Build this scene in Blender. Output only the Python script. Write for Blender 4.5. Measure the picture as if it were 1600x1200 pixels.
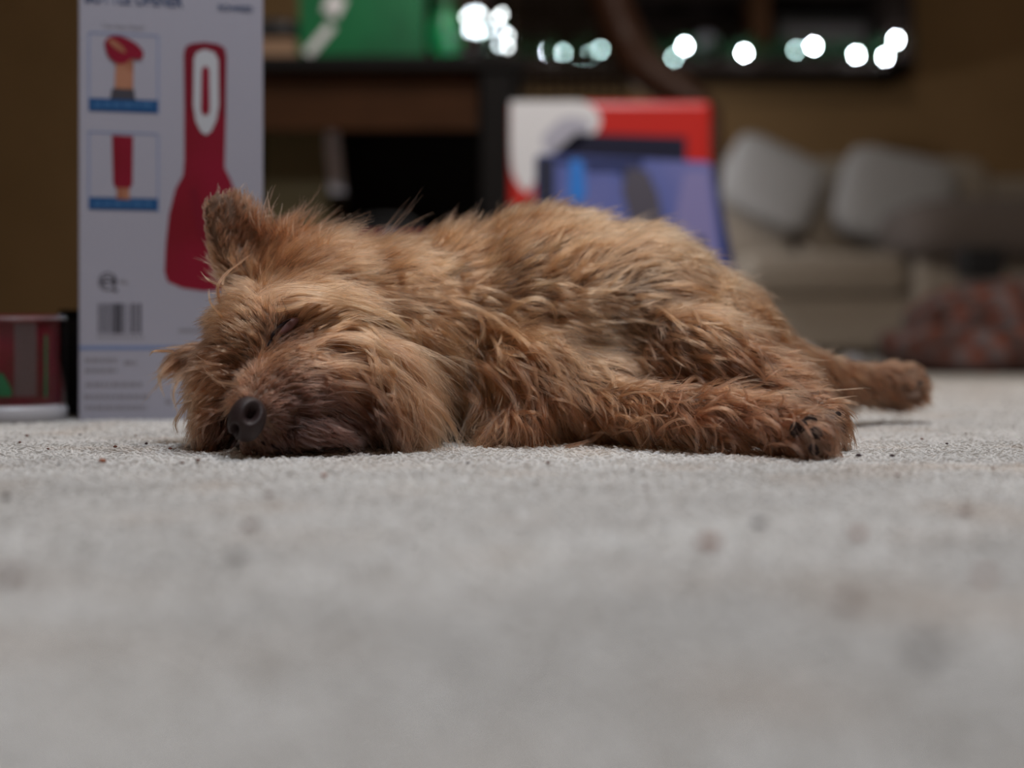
import bpy, bmesh, math, random
import numpy as np
from mathutils import Vector, Matrix, Euler
from mathutils.bvhtree import BVHTree
from mathutils.kdtree import KDTree

for o in list(bpy.data.objects): bpy.data.objects.remove(o)
S = bpy.context.scene
COL = S.collection
random.seed(7); RNG = np.random.default_rng(7)

# ------------------------------------------------------------------ camera, world, lights
F = 2310.0          # focal length in pixels of the 1600x1200 frame
YH = 530.0          # image row of the horizon
H = 0.080           # camera height above the floor
FOCUS = 0.975
cd = bpy.data.cameras.new('camera'); cam = bpy.data.objects.new('camera', cd); COL.objects.link(cam)
cam.location = (0, 0, H); cam.rotation_euler = (math.pi/2, 0, 0)
cd.sensor_width = 36; cd.lens = F*36/1600; cd.shift_y = -(600-YH)/1600
cd.clip_start = 0.02; cd.clip_end = 60
cd.dof.use_dof = True; cd.dof.focus_distance = FOCUS; cd.dof.aperture_fstop = 52/18.5; cd.dof.aperture_blades = 9
S.camera = cam
S.view_settings.view_transform = 'Standard'; S.view_settings.look = 'None'
S.view_settings.gamma = 1; S.view_settings.exposure = 0.0; S.view_settings.use_curve_mapping = False

world = bpy.data.worlds.new('world'); S.world = world; world.use_nodes = True
world.node_tree.nodes['Background'].inputs[0].default_value = (0.8, 0.75, 0.9, 1)
world.node_tree.nodes['Background'].inputs[1].default_value = 0.012

def area(name, loc, target, size, power, color, spread=math.pi):
    l = bpy.data.lights.new(name, 'AREA'); l.shape = 'DISK'; l.size = size; l.energy = power; l.color = color; l.spread = spread
    o = bpy.data.objects.new(name, l); COL.objects.link(o); o.location = loc
    o.rotation_euler = (Vector(target)-Vector(loc)).to_track_quat('-Z', 'Y').to_euler()
    return o
area('ceiling_lamp', (0.25, 0.50, 2.3), (0.15, 0.70, 0), 0.5, 36, (0.875, 0.93, 1.0))
area('added_back_fill', (0.4, 1.7, 2.25), (0.25, 2.9, .3), 0.4, 23.0, (1.0, 0.86, 0.72))  # unseen fill added to brighten the boxes, sofa and walls behind the dog
pl = bpy.data.lights.new('added_wall_fill', 'POINT'); pl.energy = 17; pl.color = (.93, .95, 1); pl.shadow_soft_size = .03  # hidden point light added to brighten wall and sofa, no tree there
plo = bpy.data.objects.new('added_wall_fill', pl); COL.objects.link(plo); plo.location = (.26, 5.65, .90)

def W(px, py, d):
    return Vector(((px-800)*d/F, d, H-(py-YH)*d/F))
def X(px, d): return (px-800)*d/F
def Z(py, d): return H-(py-YH)*d/F

# ------------------------------------------------------------------ materials
def srgb(r, g, b):
    f = lambda c: (c/255/12.92) if c/255 <= .04045 else ((c/255+.055)/1.055)**2.4
    return (f(r), f(g), f(b), 1)
def mat(name, col, rough=.6, metal=0, emit=None, strength=0, spec=.5, noise=None, trans=0, bump=None):
    m = bpy.data.materials.new(name); m.use_nodes = True
    nt = m.node_tree; b = nt.nodes['Principled BSDF']
    b.inputs['Base Color'].default_value = col
    b.inputs['Roughness'].default_value = rough; b.inputs['Metallic'].default_value = metal
    b.inputs['Specular IOR Level'].default_value = spec
    if trans: b.inputs['Transmission Weight'].default_value = trans
    if emit:
        b.inputs['Emission Color'].default_value = emit; b.inputs['Emission Strength'].default_value = strength
    if noise or bump:
        tc = nt.nodes.new('ShaderNodeTexCoord')
    if noise:   # (scale, second colour, detail)
        n = nt.nodes.new('ShaderNodeTexNoise'); n.inputs['Scale'].default_value = noise[0]; n.inputs['Detail'].default_value = noise[2]
        mx = nt.nodes.new('ShaderNodeMix'); mx.data_type = 'RGBA'
        mx.inputs['A'].default_value = col; mx.inputs['B'].default_value = noise[1]
        rp = nt.nodes.new('ShaderNodeValToRGB'); rp.color_ramp.elements[0].position = .35; rp.color_ramp.elements[1].position = .65
        nt.links.new(tc.outputs['Object'], n.inputs['Vector']); nt.links.new(n.outputs['Fac'], rp.inputs[0])
        nt.links.new(rp.outputs[0], mx.inputs['Factor']); nt.links.new(mx.outputs['Result'], b.inputs['Base Color'])
    if bump:    # (scale, strength, distance)
        n2 = nt.nodes.new('ShaderNodeTexNoise'); n2.inputs['Scale'].default_value = bump[0]; n2.inputs['Detail'].default_value = 4
        bp = nt.nodes.new('ShaderNodeBump'); bp.inputs['Strength'].default_value = bump[1]; bp.inputs['Distance'].default_value = bump[2]
        nt.links.new(tc.outputs['Object'], n2.inputs['Vector']); nt.links.new(n2.outputs['Fac'], bp.inputs['Height'])
        nt.links.new(bp.outputs['Normal'], b.inputs['Normal'])
    return m

M = {}
M['wall'] = mat('amber_paint', (.25, .145, .058, 1), .8, noise=(3, (.225, .13, .05, 1), 3), bump=(60, .15, .004))
M['ceiling'] = mat('ceiling_paint', (.6, .57, .5, 1), .9)
M['trim'] = mat('white_trim', (.5, .47, .42, 1), .5)
M['carpet'] = mat('cream_carpet', (.66, .63, .59, 1), .95, spec=.1, noise=(14, (.56, .525, .49, 1), 5), bump=(400, .8, .004))
M['card'] = mat('white_card', (.40, .388, .46, 1), .42)
M['ink_blue'] = mat('navy_ink', (.012, .045, .13, 1), .5)
M['ink_bar'] = mat('blue_ink', (.006, .075, .22, 1), .45)
M['ink_bartext'] = mat('pale_blue_ink', (.05, .16, .36, 1), .5)
M['ink_line'] = mat('soft_blue_ink', (.18, .25, .45, 1), .5)
M['ink_grey'] = mat('grey_ink', (.27, .255, .29, 1), .6)
M['ink_black'] = mat('black_ink', (.05, .045, .06, 1), .6)
M['ink_red'] = mat('red_ink', (.26, .003, .026, 1), .4, noise=(14, (.20, .002, .014, 1), 1))
M['ink_dred'] = mat('dark_red_ink', (.19, .002, .018, 1), .4)
M['ink_silver'] = mat('silver_ink', (.55, .56, .60, 1), .4)
M['ink_copper'] = mat('copper_ink', (.30, .10, .055, 1), .4, noise=(40, (.45, .2, .12, 1), 1))
M['black_wood'] = mat('black_wood', (.006, .005, .005, 1), .7, spec=.2)
M['apron_wood'] = mat('reddish_wood', (.055, .021, .007, 1), .7, spec=.15, noise=(6, (.042, .016, .005, 1), 4))
M['chair_wood'] = mat('chair_wood', (.045, .016, .007, 1), .5, spec=.3, noise=(9, (.05, .018, .008, 1), 4))
M['cane'] = mat('cane', (.014, .009, .005, 1), .95, spec=.05)
M['dark_shelf'] = mat('dark_shelf_wood', (.014, .008, .006, 1), .7, spec=.2, noise=(5, (.016, .009, .007, 1), 4))
M['black'] = mat('black_plastic', (.008, .008, .010, 1), .5)
M['sofa'] = mat('beige_upholstery', (.38, .315, .25, 1), .9, noise=(60, (.33, .275, .22, 1), 4), bump=(200, .3, .003))
M['sofa_dark'] = mat('taupe_upholstery', (.15, .12, .105, 1), .9, bump=(200, .3, .003))
M['pillow'] = mat('pale_cushion_cloth', (.37, .355, .345, 1), .9, bump=(30, .4, .01))
M['green_bag'] = mat('green_foil', (.006, .17, .055, 1), .3, noise=(10, (.004, .12, .04, 1), 3))
M['tan_card'] = mat('tan_card', (.33, .2, .12, 1), .6)
M['red_gloss'] = mat('red_gloss_card', (.62, .028, .022, 1), .3)
M['glare_white'] = mat('white_glare', (.85, .85, .88, 1), .25)
M['window_ink'] = mat('window_print', (.018, .02, .045, 1), .3)
M['blue_card'] = mat('blue_violet_card', (.085, .115, .36, 1), .35, noise=(7, (.15, .16, .40, 1), 2))
M['blue_bright'] = mat('bright_blue_ink', (.03, .20, .65, 1), .3)
M['blue_dark'] = mat('dark_blue_ink', (.012, .02, .10, 1), .35)
M['product_ink'] = mat('product_ink', (.07, .06, .085, 1), .4)
M['violet_ink'] = mat('lilac_ink', (.22, .20, .42, 1), .35)
M['garland'] = mat('green_needles', (.006, .06, .018, 1), .5)
M['wire'] = mat('green_wire', (.008, .04, .015, 1), .5)
M['ornament'] = mat('frosted_ornament', (.5, .5, .6, 1), .2)
M['grey_card'] = mat('grey_card', (.16, .145, .15, 1), .5)
M['bulb'] = mat('lit_bulb', (1, 1, 1, 1), .3, emit=(.80, .92, 1, 1), strength=220)
M['bulb_dim'] = mat('half_lit_bulb', (1, 1, 1, 1), .3, emit=(.55, .80, .78, 1), strength=35)
M['bulb_mid'] = mat('lit_table_bulb', (1, 1, 1, 1), .3, emit=(.82, .92, 1, 1), strength=190)
M['bulb_amber'] = mat('amber_bulb', (1, 1, 1, 1), .3, emit=(.75, .8, .8, 1), strength=40)
M['tub_red'] = mat('red_print_sleeve', (.14, .006, .016, 1), .35, noise=(45, (.10, .012, .01, 1), 4))
M['reflection_band'] = mat('reflection_band', (.13, .085, .085, 1), .4)
M['tub_green'] = mat('green_print', (.01, .17, .06, 1), .4)
M['tub_base'] = mat('white_tub_plastic', (.45, .44, .47, 1), .35)
M['olive_bag'] = mat('olive_gold_paper', (.11, .08, .028, 1), .5)
M['bag_side'] = mat('pale_paper', (.7, .66, .68, 1), .6)
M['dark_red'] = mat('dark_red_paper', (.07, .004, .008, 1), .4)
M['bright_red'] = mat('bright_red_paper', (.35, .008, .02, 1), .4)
M['crumb'] = mat('crumb_red_brown', (.16, .055, .035, 1), .8)
M['crumb_dark'] = mat('crumb_dark', (.055, .03, .032, 1), .8)
M['crumb_orange'] = mat('crumb_orange', (.34, .12, .06, 1), .8)
M['paper'] = mat('white_tissue', (.6, .6, .66, 1), .8)
M['plastic_clear'] = mat('clear_plastic', (.95, .95, .95, 1), .08, trans=1.0)
M['plastic_clear'].node_tree.nodes['Principled BSDF'].inputs['IOR'].default_value = 1.08

def plaid_mat():
    m = bpy.data.materials.new('plaid_fleece'); m.use_nodes = True; nt = m.node_tree; b = nt.nodes['Principled BSDF']
    b.inputs['Roughness'].default_value = .9
    tc = nt.nodes.new('ShaderNodeTexCoord')
    mp = nt.nodes.new('ShaderNodeMapping'); mp.inputs['Rotation'].default_value = (.3, .5, .6); mp.inputs['Scale'].default_value = (1, 1, 1)
    nz = nt.nodes.new('ShaderNodeTexNoise'); nz.inputs['Scale'].default_value = 4
    ad = nt.nodes.new('ShaderNodeMix'); ad.data_type = 'VECTOR'; ad.inputs['Factor'].default_value = .12
    nt.links.new(tc.outputs['Object'], mp.inputs['Vector']); nt.links.new(tc.outputs['Object'], nz.inputs['Vector'])
    nt.links.new(mp.outputs['Vector'], ad.inputs['A']); nt.links.new(nz.outputs['Color'], ad.inputs['B'])
    cur = None
    for i, (axis, sc, ph, c) in enumerate([('X', 7, 0, (.24, .06, .025, 1)), ('Z', 9, 1.2, (.20, .045, .02, 1)), ('X', 7, 2.2, (.14, .12, .12, 1)), ('Z', 9, 3.9, (.13, .105, .11, 1)), ('Y', 6, .4, (.05, .018, .012, 1))]):
        w = nt.nodes.new('ShaderNodeTexWave'); w.bands_direction = axis; w.inputs['Scale'].default_value = sc*.9; w.inputs['Phase Offset'].default_value = ph
        w.inputs['Distortion'].default_value = 1.0; w.inputs['Detail Scale'].default_value = 2
        r = nt.nodes.new('ShaderNodeValToRGB'); r.color_ramp.elements[0].position = .5; r.color_ramp.elements[1].position = .8
        r.color_ramp.elements[1].color = (.75, .75, .75, 1)
        nt.links.new(ad.outputs[1], w.inputs['Vector'])
        nt.links.new(w.outputs['Fac'], r.inputs[0])
        mx = nt.nodes.new('ShaderNodeMix'); mx.data_type = 'RGBA'
        mx.inputs['B'].default_value = c
        if cur is None: mx.inputs['A'].default_value = (.045, .014, .009, 1)
        else: nt.links.new(cur, mx.inputs['A'])
        nt.links.new(r.outputs[0], mx.inputs['Factor']); cur = mx.outputs['Result']
    nt.links.new(cur, b.inputs['Base Color'])
    return m
M['plaid'] = plaid_mat()

# ------------------------------------------------------------------ mesh helpers
def link(name, me, m=None, parent=None, smooth=False):
    o = bpy.data.objects.new(name, me); COL.objects.link(o)
    if m is not None: me.materials.append(M[m] if isinstance(m, str) else m)
    if smooth:
        for p in me.polygons: p.use_smooth = True
    if parent is not None: o.parent = parent
    return o
def pydata(name, v, f, m, parent=None, smooth=False):
    me = bpy.data.meshes.new(name); me.from_pydata([tuple(x) for x in v], [], f); me.update()
    return link(name, me, m, parent, smooth)
def frombm(name, bm, m, parent=None, smooth=False):
    me = bpy.data.meshes.new(name); bmesh.ops.recalc_face_normals(bm, faces=bm.faces); bm.to_mesh(me); bm.free()
    return link(name, me, m, parent, smooth)
def tag(o, label, cat, group=None, kind=None):
    o['label'] = label; o['category'] = cat
    if group: o['group'] = group
    if kind: o['kind'] = kind
    return o
def thing(name, label, cat, loc, rz=0, group=None):
    o = bpy.data.objects.new(name, None); COL.objects.link(o); o.location = loc; o.rotation_euler = (0, 0, rz)
    o.empty_display_size = .05
    return tag(o, label, cat, group)
def struct(o): o['kind'] = 'structure'; return o
def bm_box(bm, lo, hi, bev=0, seg=2, mtx=None):
    r = bmesh.ops.create_cube(bm, size=1)
    vs = r['verts']
    for v in vs:
        v.co = Vector(((lo[i]+hi[i])/2 + v.co[i]*(hi[i]-lo[i]) for i in range(3)))
    if mtx is not None: bmesh.ops.transform(bm, matrix=mtx, verts=vs)
    if bev:
        es = list({e for v in vs for e in v.link_edges})
        bmesh.ops.bevel(bm, geom=es, offset=bev, segments=seg, affect='EDGES', profile=.5)
def box(name, lo, hi, m, parent=None, bev=0, seg=2, smooth=False):
    bm = bmesh.new(); bm_box(bm, lo, hi, bev, seg); return frombm(name, bm, m, parent, smooth)
def superell(name, c, r, e1, e2, m, parent=None, nu=32, nv=18, wob=0, rot=None, seed=0):
    sg = lambda t, e: math.copysign(abs(t)**e, t)
    v, f = [], []
    for j in range(nv+1):
        ph = -math.pi/2 + math.pi*j/nv
        for i in range(nu):
            th = 2*math.pi*i/nu
            p = Vector((r[0]*sg(math.cos(ph), e1)*sg(math.cos(th), e2), r[1]*sg(math.cos(ph), e1)*sg(math.sin(th), e2), r[2]*sg(math.sin(ph), e1)))
            if wob:
                k = 1+wob*(math.sin(th*3+seed)*math.cos(ph*4+seed*2)+.6*math.sin(th*5+ph*6+seed*3))
                p *= k
            if rot: p = rot @ p
            v.append(p+Vector(c))
    for j in range(nv):
        for i in range(nu):
            f.append((j*nu+i, j*nu+(i+1) % nu, (j+1)*nu+(i+1) % nu, (j+1)*nu+i))
    o = pydata(name, v, f, m, parent, True)
    bm = bmesh.new(); bm.from_mesh(o.data); bmesh.ops.remove_doubles(bm, verts=bm.verts, dist=1e-6); bm.to_mesh(o.data); bm.free()
    return o
def bm_tube(bm, pts, rad, n=10, flat=1.0, cap=True):
    pts = [Vector(p) for p in pts]; rs = rad if isinstance(rad, (list, tuple)) else [rad]*len(pts)
    rings = []; up = None
    for i, p in enumerate(pts):
        t = (pts[min(i+1, len(pts)-1)]-pts[max(i-1, 0)]).normalized()
        if up is None:
            up = Vector((0, 1, 0)) if abs(t.y) < .9 else Vector((1, 0, 0))
        a = t.cross(up).normalized(); up = a.cross(t).normalized()
        rings.append([bm.verts.new(p+a*math.cos(2*math.pi*k/n)*rs[i]+up*math.sin(2*math.pi*k/n)*rs[i]*flat) for k in range(n)])
    for i in range(len(rings)-1):
        for k in range(n):
            bm.faces.new((rings[i][k], rings[i][(k+1) % n], rings[i+1][(k+1) % n], rings[i+1][k]))
    if cap:
        bm.faces.new(rings[0][::-1]); bm.faces.new(rings[-1])
def tube(name, pts, rad, m, parent=None, n=10, flat=1.0):
    bm = bmesh.new(); bm_tube(bm, pts, rad, n, flat); return frombm(name, bm, m, parent, True)
def spline(ctrl, n):
    c = [Vector(p) for p in ctrl]; out = []
    for i in range(len(c)-1):
        p0, p1, p2, p3 = c[max(i-1, 0)], c[i], c[i+1], c[min(i+2, len(c)-1)]
        for k in range(n):
            t = k/n
            out.append(.5*((2*p1)+(-p0+p2)*t+(2*p0-5*p1+4*p2-p3)*t*t+(-p0+3*p1-3*p2+p3)*t**3))
    out.append(c[-1]); return out
def lathe(name, prof, m, parent=None, n=40, c=(0, 0, 0)):
    v, f = [], []
    for r, z in prof:
        for k in range(n):
            a = 2*math.pi*k/n; v.append((c[0]+r*math.cos(a), c[1]+r*math.sin(a), c[2]+z))
    for j in range(len(prof)-1):
        for k in range(n):
            f.append((j*n+k, j*n+(k+1) % n, (j+1)*n+(k+1) % n, (j+1)*n+k))
    return pydata(name, v, f, m, parent, True)

# ------------------------------------------------------------------ the room
fl = struct(box('floor', (-4.2, -1.2, -.06), (4.2, 7.0, 0), 'carpet'))
struct(box('wall_back', (-4.2, 6.9, 0), (4.2, 7.05, 2.5), 'wall'))
struct(box('wall_left', (-4.35, -1.2, 0), (-4.2, 7.05, 2.5), 'wall'))
struct(box('wall_right', (4.2, -1.2, 0), (4.35, 7.05, 2.5), 'wall'))
struct(box('wall_front', (-4.35, -1.35, 0), (4.35, -1.2, 2.5), 'wall'))
struct(box('ceiling', (-4.35, -1.35, 2.5), (4.35, 7.05, 2.6), 'ceiling'))
struct(box('baseboard_back', (-4.2, 6.88, 0), (4.2, 6.9, .09), 'trim', bev=.004))

# hair curves helper
def make_curves(name, pts, radius, color, m, parent):
    n, k, _ = pts.shape
    hc = bpy.data.hair_curves.new(name); hc.add_curves([k]*n)
    hc.attributes['position'].data.foreach_set('vector', pts.astype(np.float32).ravel()) if 'position' in hc.attributes else None
    ra = hc.attributes.get('radius') or hc.attributes.new('radius', 'FLOAT', 'POINT')
    ra.data.foreach_set('value', radius.astype(np.float32).ravel())
    ca = hc.attributes.new('tint', 'FLOAT_COLOR', 'CURVE')
    c4 = np.ones((n, 4), np.float32); c4[:, :3] = color
    ca.data.foreach_set('color', c4.ravel())
    o = bpy.data.objects.new(name, hc); COL.objects.link(o); o.parent = parent
    hc.materials.append(m)
    return o

def noise2(x, y, s, seed):
    # cheap smooth value noise on numpy arrays
    g = np.random.default_rng(seed).random((64, 64))
    u, v = x/s, y/s
    i, j = np.floor(u).astype(int), np.floor(v).astype(int); fu, fv = u-i, v-j
    fu = fu*fu*(3-2*fu); fv = fv*fv*(3-2*fv)
    a, b = g[i % 64, j % 64], g[(i+1) % 64, j % 64]; c, d = g[i % 64, (j+1) % 64], g[(i+1) % 64, (j+1) % 64]
    return (a*(1-fu)+b*fu)*(1-fv)+(c*(1-fu)+d*fu)*fv

def yarn_mat():
    m = bpy.data.materials.new('carpet_yarn'); m.use_nodes = True; nt = m.node_tree; b = nt.nodes['Principled BSDF']
    b.inputs['Roughness'].default_value = .95; b.inputs['Specular IOR Level'].default_value = .1
    a = nt.nodes.new('ShaderNodeAttribute'); a.attribute_name = 'tint'
    nt.links.new(a.outputs['Color'], b.inputs['Base Color'])
    tr = nt.nodes.new('ShaderNodeBsdfTranslucent'); mx = nt.nodes.new('ShaderNodeMixShader'); mx.inputs[0].default_value = .38
    nt.links.new(a.outputs['Color'], tr.inputs['Color']); nt.links.new(b.outputs[0], mx.inputs[1]); nt.links.new(tr.outputs[0], mx.inputs[2])
    nt.links.new(mx.outputs[0], nt.nodes['Material Output'].inputs['Surface'])
    return m
PILE = .0075
def carpet_pile():
    zones = [(.15, .6, 70000, .0016), (.6, 1.45, 170000, .00085), (1.45, 2.6, 45000, .0014)]
    P, R, C = [], [], []
    for y0, y1, dens, rad in zones:
        w = .22+.46*y1
        n = int(dens*(y1-y0)*2*w)
        x = RNG.uniform(-w, w, n); y = RNG.uniform(y0, y1, n)
        keep = np.abs(x) < .22+.46*y; x, y = x[keep], y[keep]; n = len(x)
        lump = noise2(x+9, y+3, .035, 3)*.55+noise2(x+9, y+3, .014, 4)*.45
        h = PILE*(.62+.5*lump+RNG.normal(0, .10, n))
        an = RNG.uniform(0, 6.283, n); bl = RNG.uniform(.6, 1.3, n)*PILE*.9; ax, ay = np.cos(an)*bl, np.sin(an)*bl
        p = np.zeros((n, 4, 3)); 
        for k, t in enumerate((0, .45, .8, 1.0)):
            tw = t*t
            p[:, k, 0] = x+ax*tw; p[:, k, 1] = y+ay*tw; p[:, k, 2] = h*(1.45*t-.55*t*t)
        r = np.ones((n, 4))*rad*RNG.uniform(.75, 1.2, (n, 1)); r[:, 3] *= .55
        base = np.array([.84, .82, .80])
        big = noise2(x+5, y+5, .11, 8)*.5+noise2(x+5, y+5, .045, 9)*.5
        c = base*(.86+.22*big[:, None])*RNG.normal(1, .05, (n, 1))
        warm = np.clip(noise2(x+2, y+7, .05, 11)-.62, 0, 1)[:, None]
        c = c*(1-warm*np.array([.10, .22, .32]))
        P.append(p); R.append(r); C.append(np.clip(c, .02, .9))
    o = make_curves('carpet_pile', np.concatenate(P), np.concatenate(R), np.concatenate(C), yarn_mat(), fl)
    o['kind'] = 'stuff'
carpet_pile()

# ------------------------------------------------------------------ wall shelf with garland
def shelf():
    d = 6.45; t = thing('wall_shelf', 'long dark wooden wall shelf holding the lit garland above the sofa', 'shelf', (0, 6.9, 0))
    x0, x1 = X(640, d), X(1432, d); zb = Z(108, d)
    y0, y1 = d-6.9, -.005
    box('back_panel', (x0, -.03, zb), (x1, y1, zb+1.0), 'dark_shelf', t)
    box('bottom_board', (x0, y0, zb), (x1, y1, zb+.045), 'dark_shelf', t, .004)
    box('shelf_board', (x0, y0+.02, zb+.36), (x1, y1, zb+.39), 'dark_shelf', t, .004)
    box('top_board', (x0, y0, zb+.96), (x1, y1, zb+1.0), 'dark_shelf', t, .004)
    for xa in (x0, X(1385, d)): box('side_panel', (xa, y0, zb), (xa+.05*2.4 if xa != x0 else xa+.05, y1, zb+1), 'dark_shelf', t, .003)
    box('divider', (X(1180, d), y0+.04, zb+.04), (X(1205, d), y1, zb+.36), 'apron_wood', t, .003)
    return zb+.045
zs = shelf()
def garland():
    d = 6.47
    pts = []
    for i in range(60):
        px = 800+(1422-800)*i/59
        pts.append(Vector((X(px, d), d+.02*math.sin(i*.9), zs+.045+.02*math.sin(i*1.3))))
    t = thing('garland', 'green needle garland lying along the dark wall shelf', 'garland', (0, 0, 0))
    tube('stem', pts, .008, 'wire', t, 6)
    v, f = [], []
    for i in range(2600):
        p = pts[random.randrange(60)]+Vector((random.uniform(-.02, .02), 0, 0))
        a = Vector((random.gauss(0, .7), random.gauss(0, 1), random.gauss(0, 1))).normalized()*random.uniform(.03, .06)
        if p.z+a.z < zs+.004: a.z = zs+.004-p.z
        s = a.cross(Vector((random.random(), random.random(), 1))).normalized()*.003
        k = len(v); v += [p+s, p-s, p+a]; f.append((k, k+1, k+2))
    n = pydata('needles', v, f, 'garland', t); n['kind'] = 'stuff'
    s = thing('string_lights', 'row of small white string lights glowing along the wall shelf', 'lights', (0, 0, 0))
    b = [(1053, 90, 1), (1070, 72, 0), (1163, 83, 0), (1244, 78, 1), (1271, 72, 0), (1338, 86, 0), (1383, 89, 0), (1400, 62, 0),
         (858, 82, 0), (879, 83, 1), (908, 87, 1), (922, 86, 1), (938, 78, 1)]
    dd = d-.07
    bp = sorted([W(px, py, dd) for px, py, _ in b], key=lambda p: p.x)
    tube('wire', spline([p+Vector((0, .012, 0)) for p in bp], 5), .0025, 'wire', s, 5)
    for px, py, k in b:
        p = W(px, py, dd); superell('bulb', p, (.0055, .0055, .008), 1, 1, ['bulb', 'bulb_dim'][k], s, 10, 6)
garland()
d = 6.62
o = thing('snow_globe', 'frosted pale glass ornament standing among the lights on the wall shelf', 'ornament', (X(1103, d), d, zs))
lathe('base', [(0, 0), (.05, 0), (.05, .02), (.035, .04), (0, .04)], 'ornament', o)
superell('globe', (0, 0, .09), (.06, .06, .06), 1, 1, 'ornament', o)
d = 6.78
o = thing('framed_picture', 'low grey framed picture lying at the back of the wall shelf', 'picture', (X(1290, d), d, zs))
box('frame', (-.22, -.01, .1), (.2, .02, .26), 'black', o, .004); box('picture_face', (-.20, -.014, .125), (.185, -.009, .215), 'grey_card', o)

# ------------------------------------------------------------------ sofa
def sofa():
    d = 5.75; t = thing('sofa', 'beige upholstered sofa with padded arm against the amber wall', 'sofa', (X(1165, d), d, 0))
    L, R = 0.0, X(1760, d)-X(1165, d)
    def B(n, lo, hi, m='sofa', bev=.04): return box(n, lo, hi, m, t, bev, 4, True)
    B('base', (L, .02, .035), (R, .95, .25), 'sofa', .03)
    for i in range(2):
        a = L+.005+i*(R-.2)/2*1.0
        B('seat_cushion', (a, -.01, .255), (a+(R-.2)/2-.01, .7, .42), 'sofa', .05)
    for i in range(3):
        w = .40
        a = L-.10+i*.43
        o = superell('back_cushion', (a+w/2, .72, .60), (w/2+.01, .13, .26), .45, .35, 'sofa', t, wob=.012, seed=i, rot=Euler((-.15, 0, 0)).to_matrix())
    B('backrest', (L-.1, .78, .05), (R, .96, .80), 'sofa', .05)
    # padded right arm
    a0 = X(1422, 5.5)-X(1165, d)
    superell('arm', (a0+.42, .06, .50), (.42, .30, .125), .55, .45, 'sofa_dark', t, wob=.01)
    B('arm_panel', (a0+.08, -.06, .04), (a0+.84, .5, .45), 'sofa', .04)
    for (x, y) in ((.05, .08), (R-.1, .08), (.05, .85), (R-.1, .85)): box('foot', (x, y, 0), (x+.05, y+.05, .04), 'black', t)
sofa()
def pillow(px, py, d, rx, rz, roll, label, m='pillow', seed=0):
    o = superell('throw_pillow', (0, 0, 0), (rx, .07, rz), .42, .5, m, None, wob=.02, seed=seed)
    o.location = W(px, py, d); o.rotation_euler = (-.25, math.radians(roll), 0)
    tag(o, label, 'pillow')
pillow(1205, 288, 6.24, .215, .165, 26, 'pale throw pillow tilted on the sofa, nearest the blue box')
pillow(1400, 312, 6.24, .25, .20, 14, 'larger pale throw pillow on the sofa, beside the padded arm', seed=2)
d = 5.3
o = thing('storage_cube', 'small black cube with a lid standing before the sofa arm', 'box', (X(1530, d), d, 0))
box('body', (-.07, -.07, .30), (.07, .07, .405), 'black', o, .006); 
box('pedestal', (-.05, -.05, 0), (.05, .05, .30), 'sofa_dark', o, .006)

# plaid bed cushion
d = 3.45
o = thing('plaid_cushion', 'rumpled brown and grey plaid floor cushion in front of the sofa', 'cushion', (X(1560, d), d, 0))
superell('lower_fold', (0, 0, .058), (.27, .2, .058), .6, .7, 'plaid', o, 48, 24, wob=.03, seed=1)
superell('upper_fold', (.03, .02, .135), (.235, .17, .085), .7, .8, 'plaid', o, 48, 24, wob=.04, seed=4, rot=Euler((0, -.12, 0)).to_matrix())

# white scraps on the far floor
def scrap(px, py, d, r, label, seed):
    bm = bmesh.new(); bmesh.ops.create_icosphere(bm, subdivisions=3, radius=r)
    rr = random.Random(seed)
    for v in bm.verts: v.co *= rr.uniform(.72, 1.12); v.co.z *= .8
    o = frombm('tissue_scrap', bm, 'paper'); o.location = (X(px, d), d, r*.72); tag(o, label, 'tissue')
scrap(1243, 515, 3.2, .048, 'crumpled white tissue on the floor just behind the dog haunch', 3)
scrap(1332, 556, 3.9, .024, 'small crumpled white tissue on the floor behind the stretched hind leg', 5)

# ------------------------------------------------------------------ table and what is on and under it
def table():
    d = 3.2; t = thing('console_table', 'dark table with black top and legs behind the dog', 'table', (0, d, 0))
    zt = Z(86, d); x0, x1 = X(215, d), X(818, d)
    box('table_top', (x0, 0, zt-.03), (x1, .46, zt), 'black_wood', t, .004)
    box('apron', (x0+.06, .045, zt-.155), (x1-.10, .07, zt-.03), 'apron_wood', t)
    box('apron', (x0+.06, .39, zt-.12), (x1-.10, .415, zt-.03), 'black_wood', t)
    box('darkening_board', (x0+.06, .385, .1), (x1-.08, .42, .58), 'black_wood', t)  # black sheet added to darken the space under the table
    for x in (x0+.005, x1-.092):
        for y in (.01, .38): box('leg', (x, y, 0), (x+.07, y+.07, zt-.03), 'black_wood', t, .003)
    return zt
zt = table()
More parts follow.
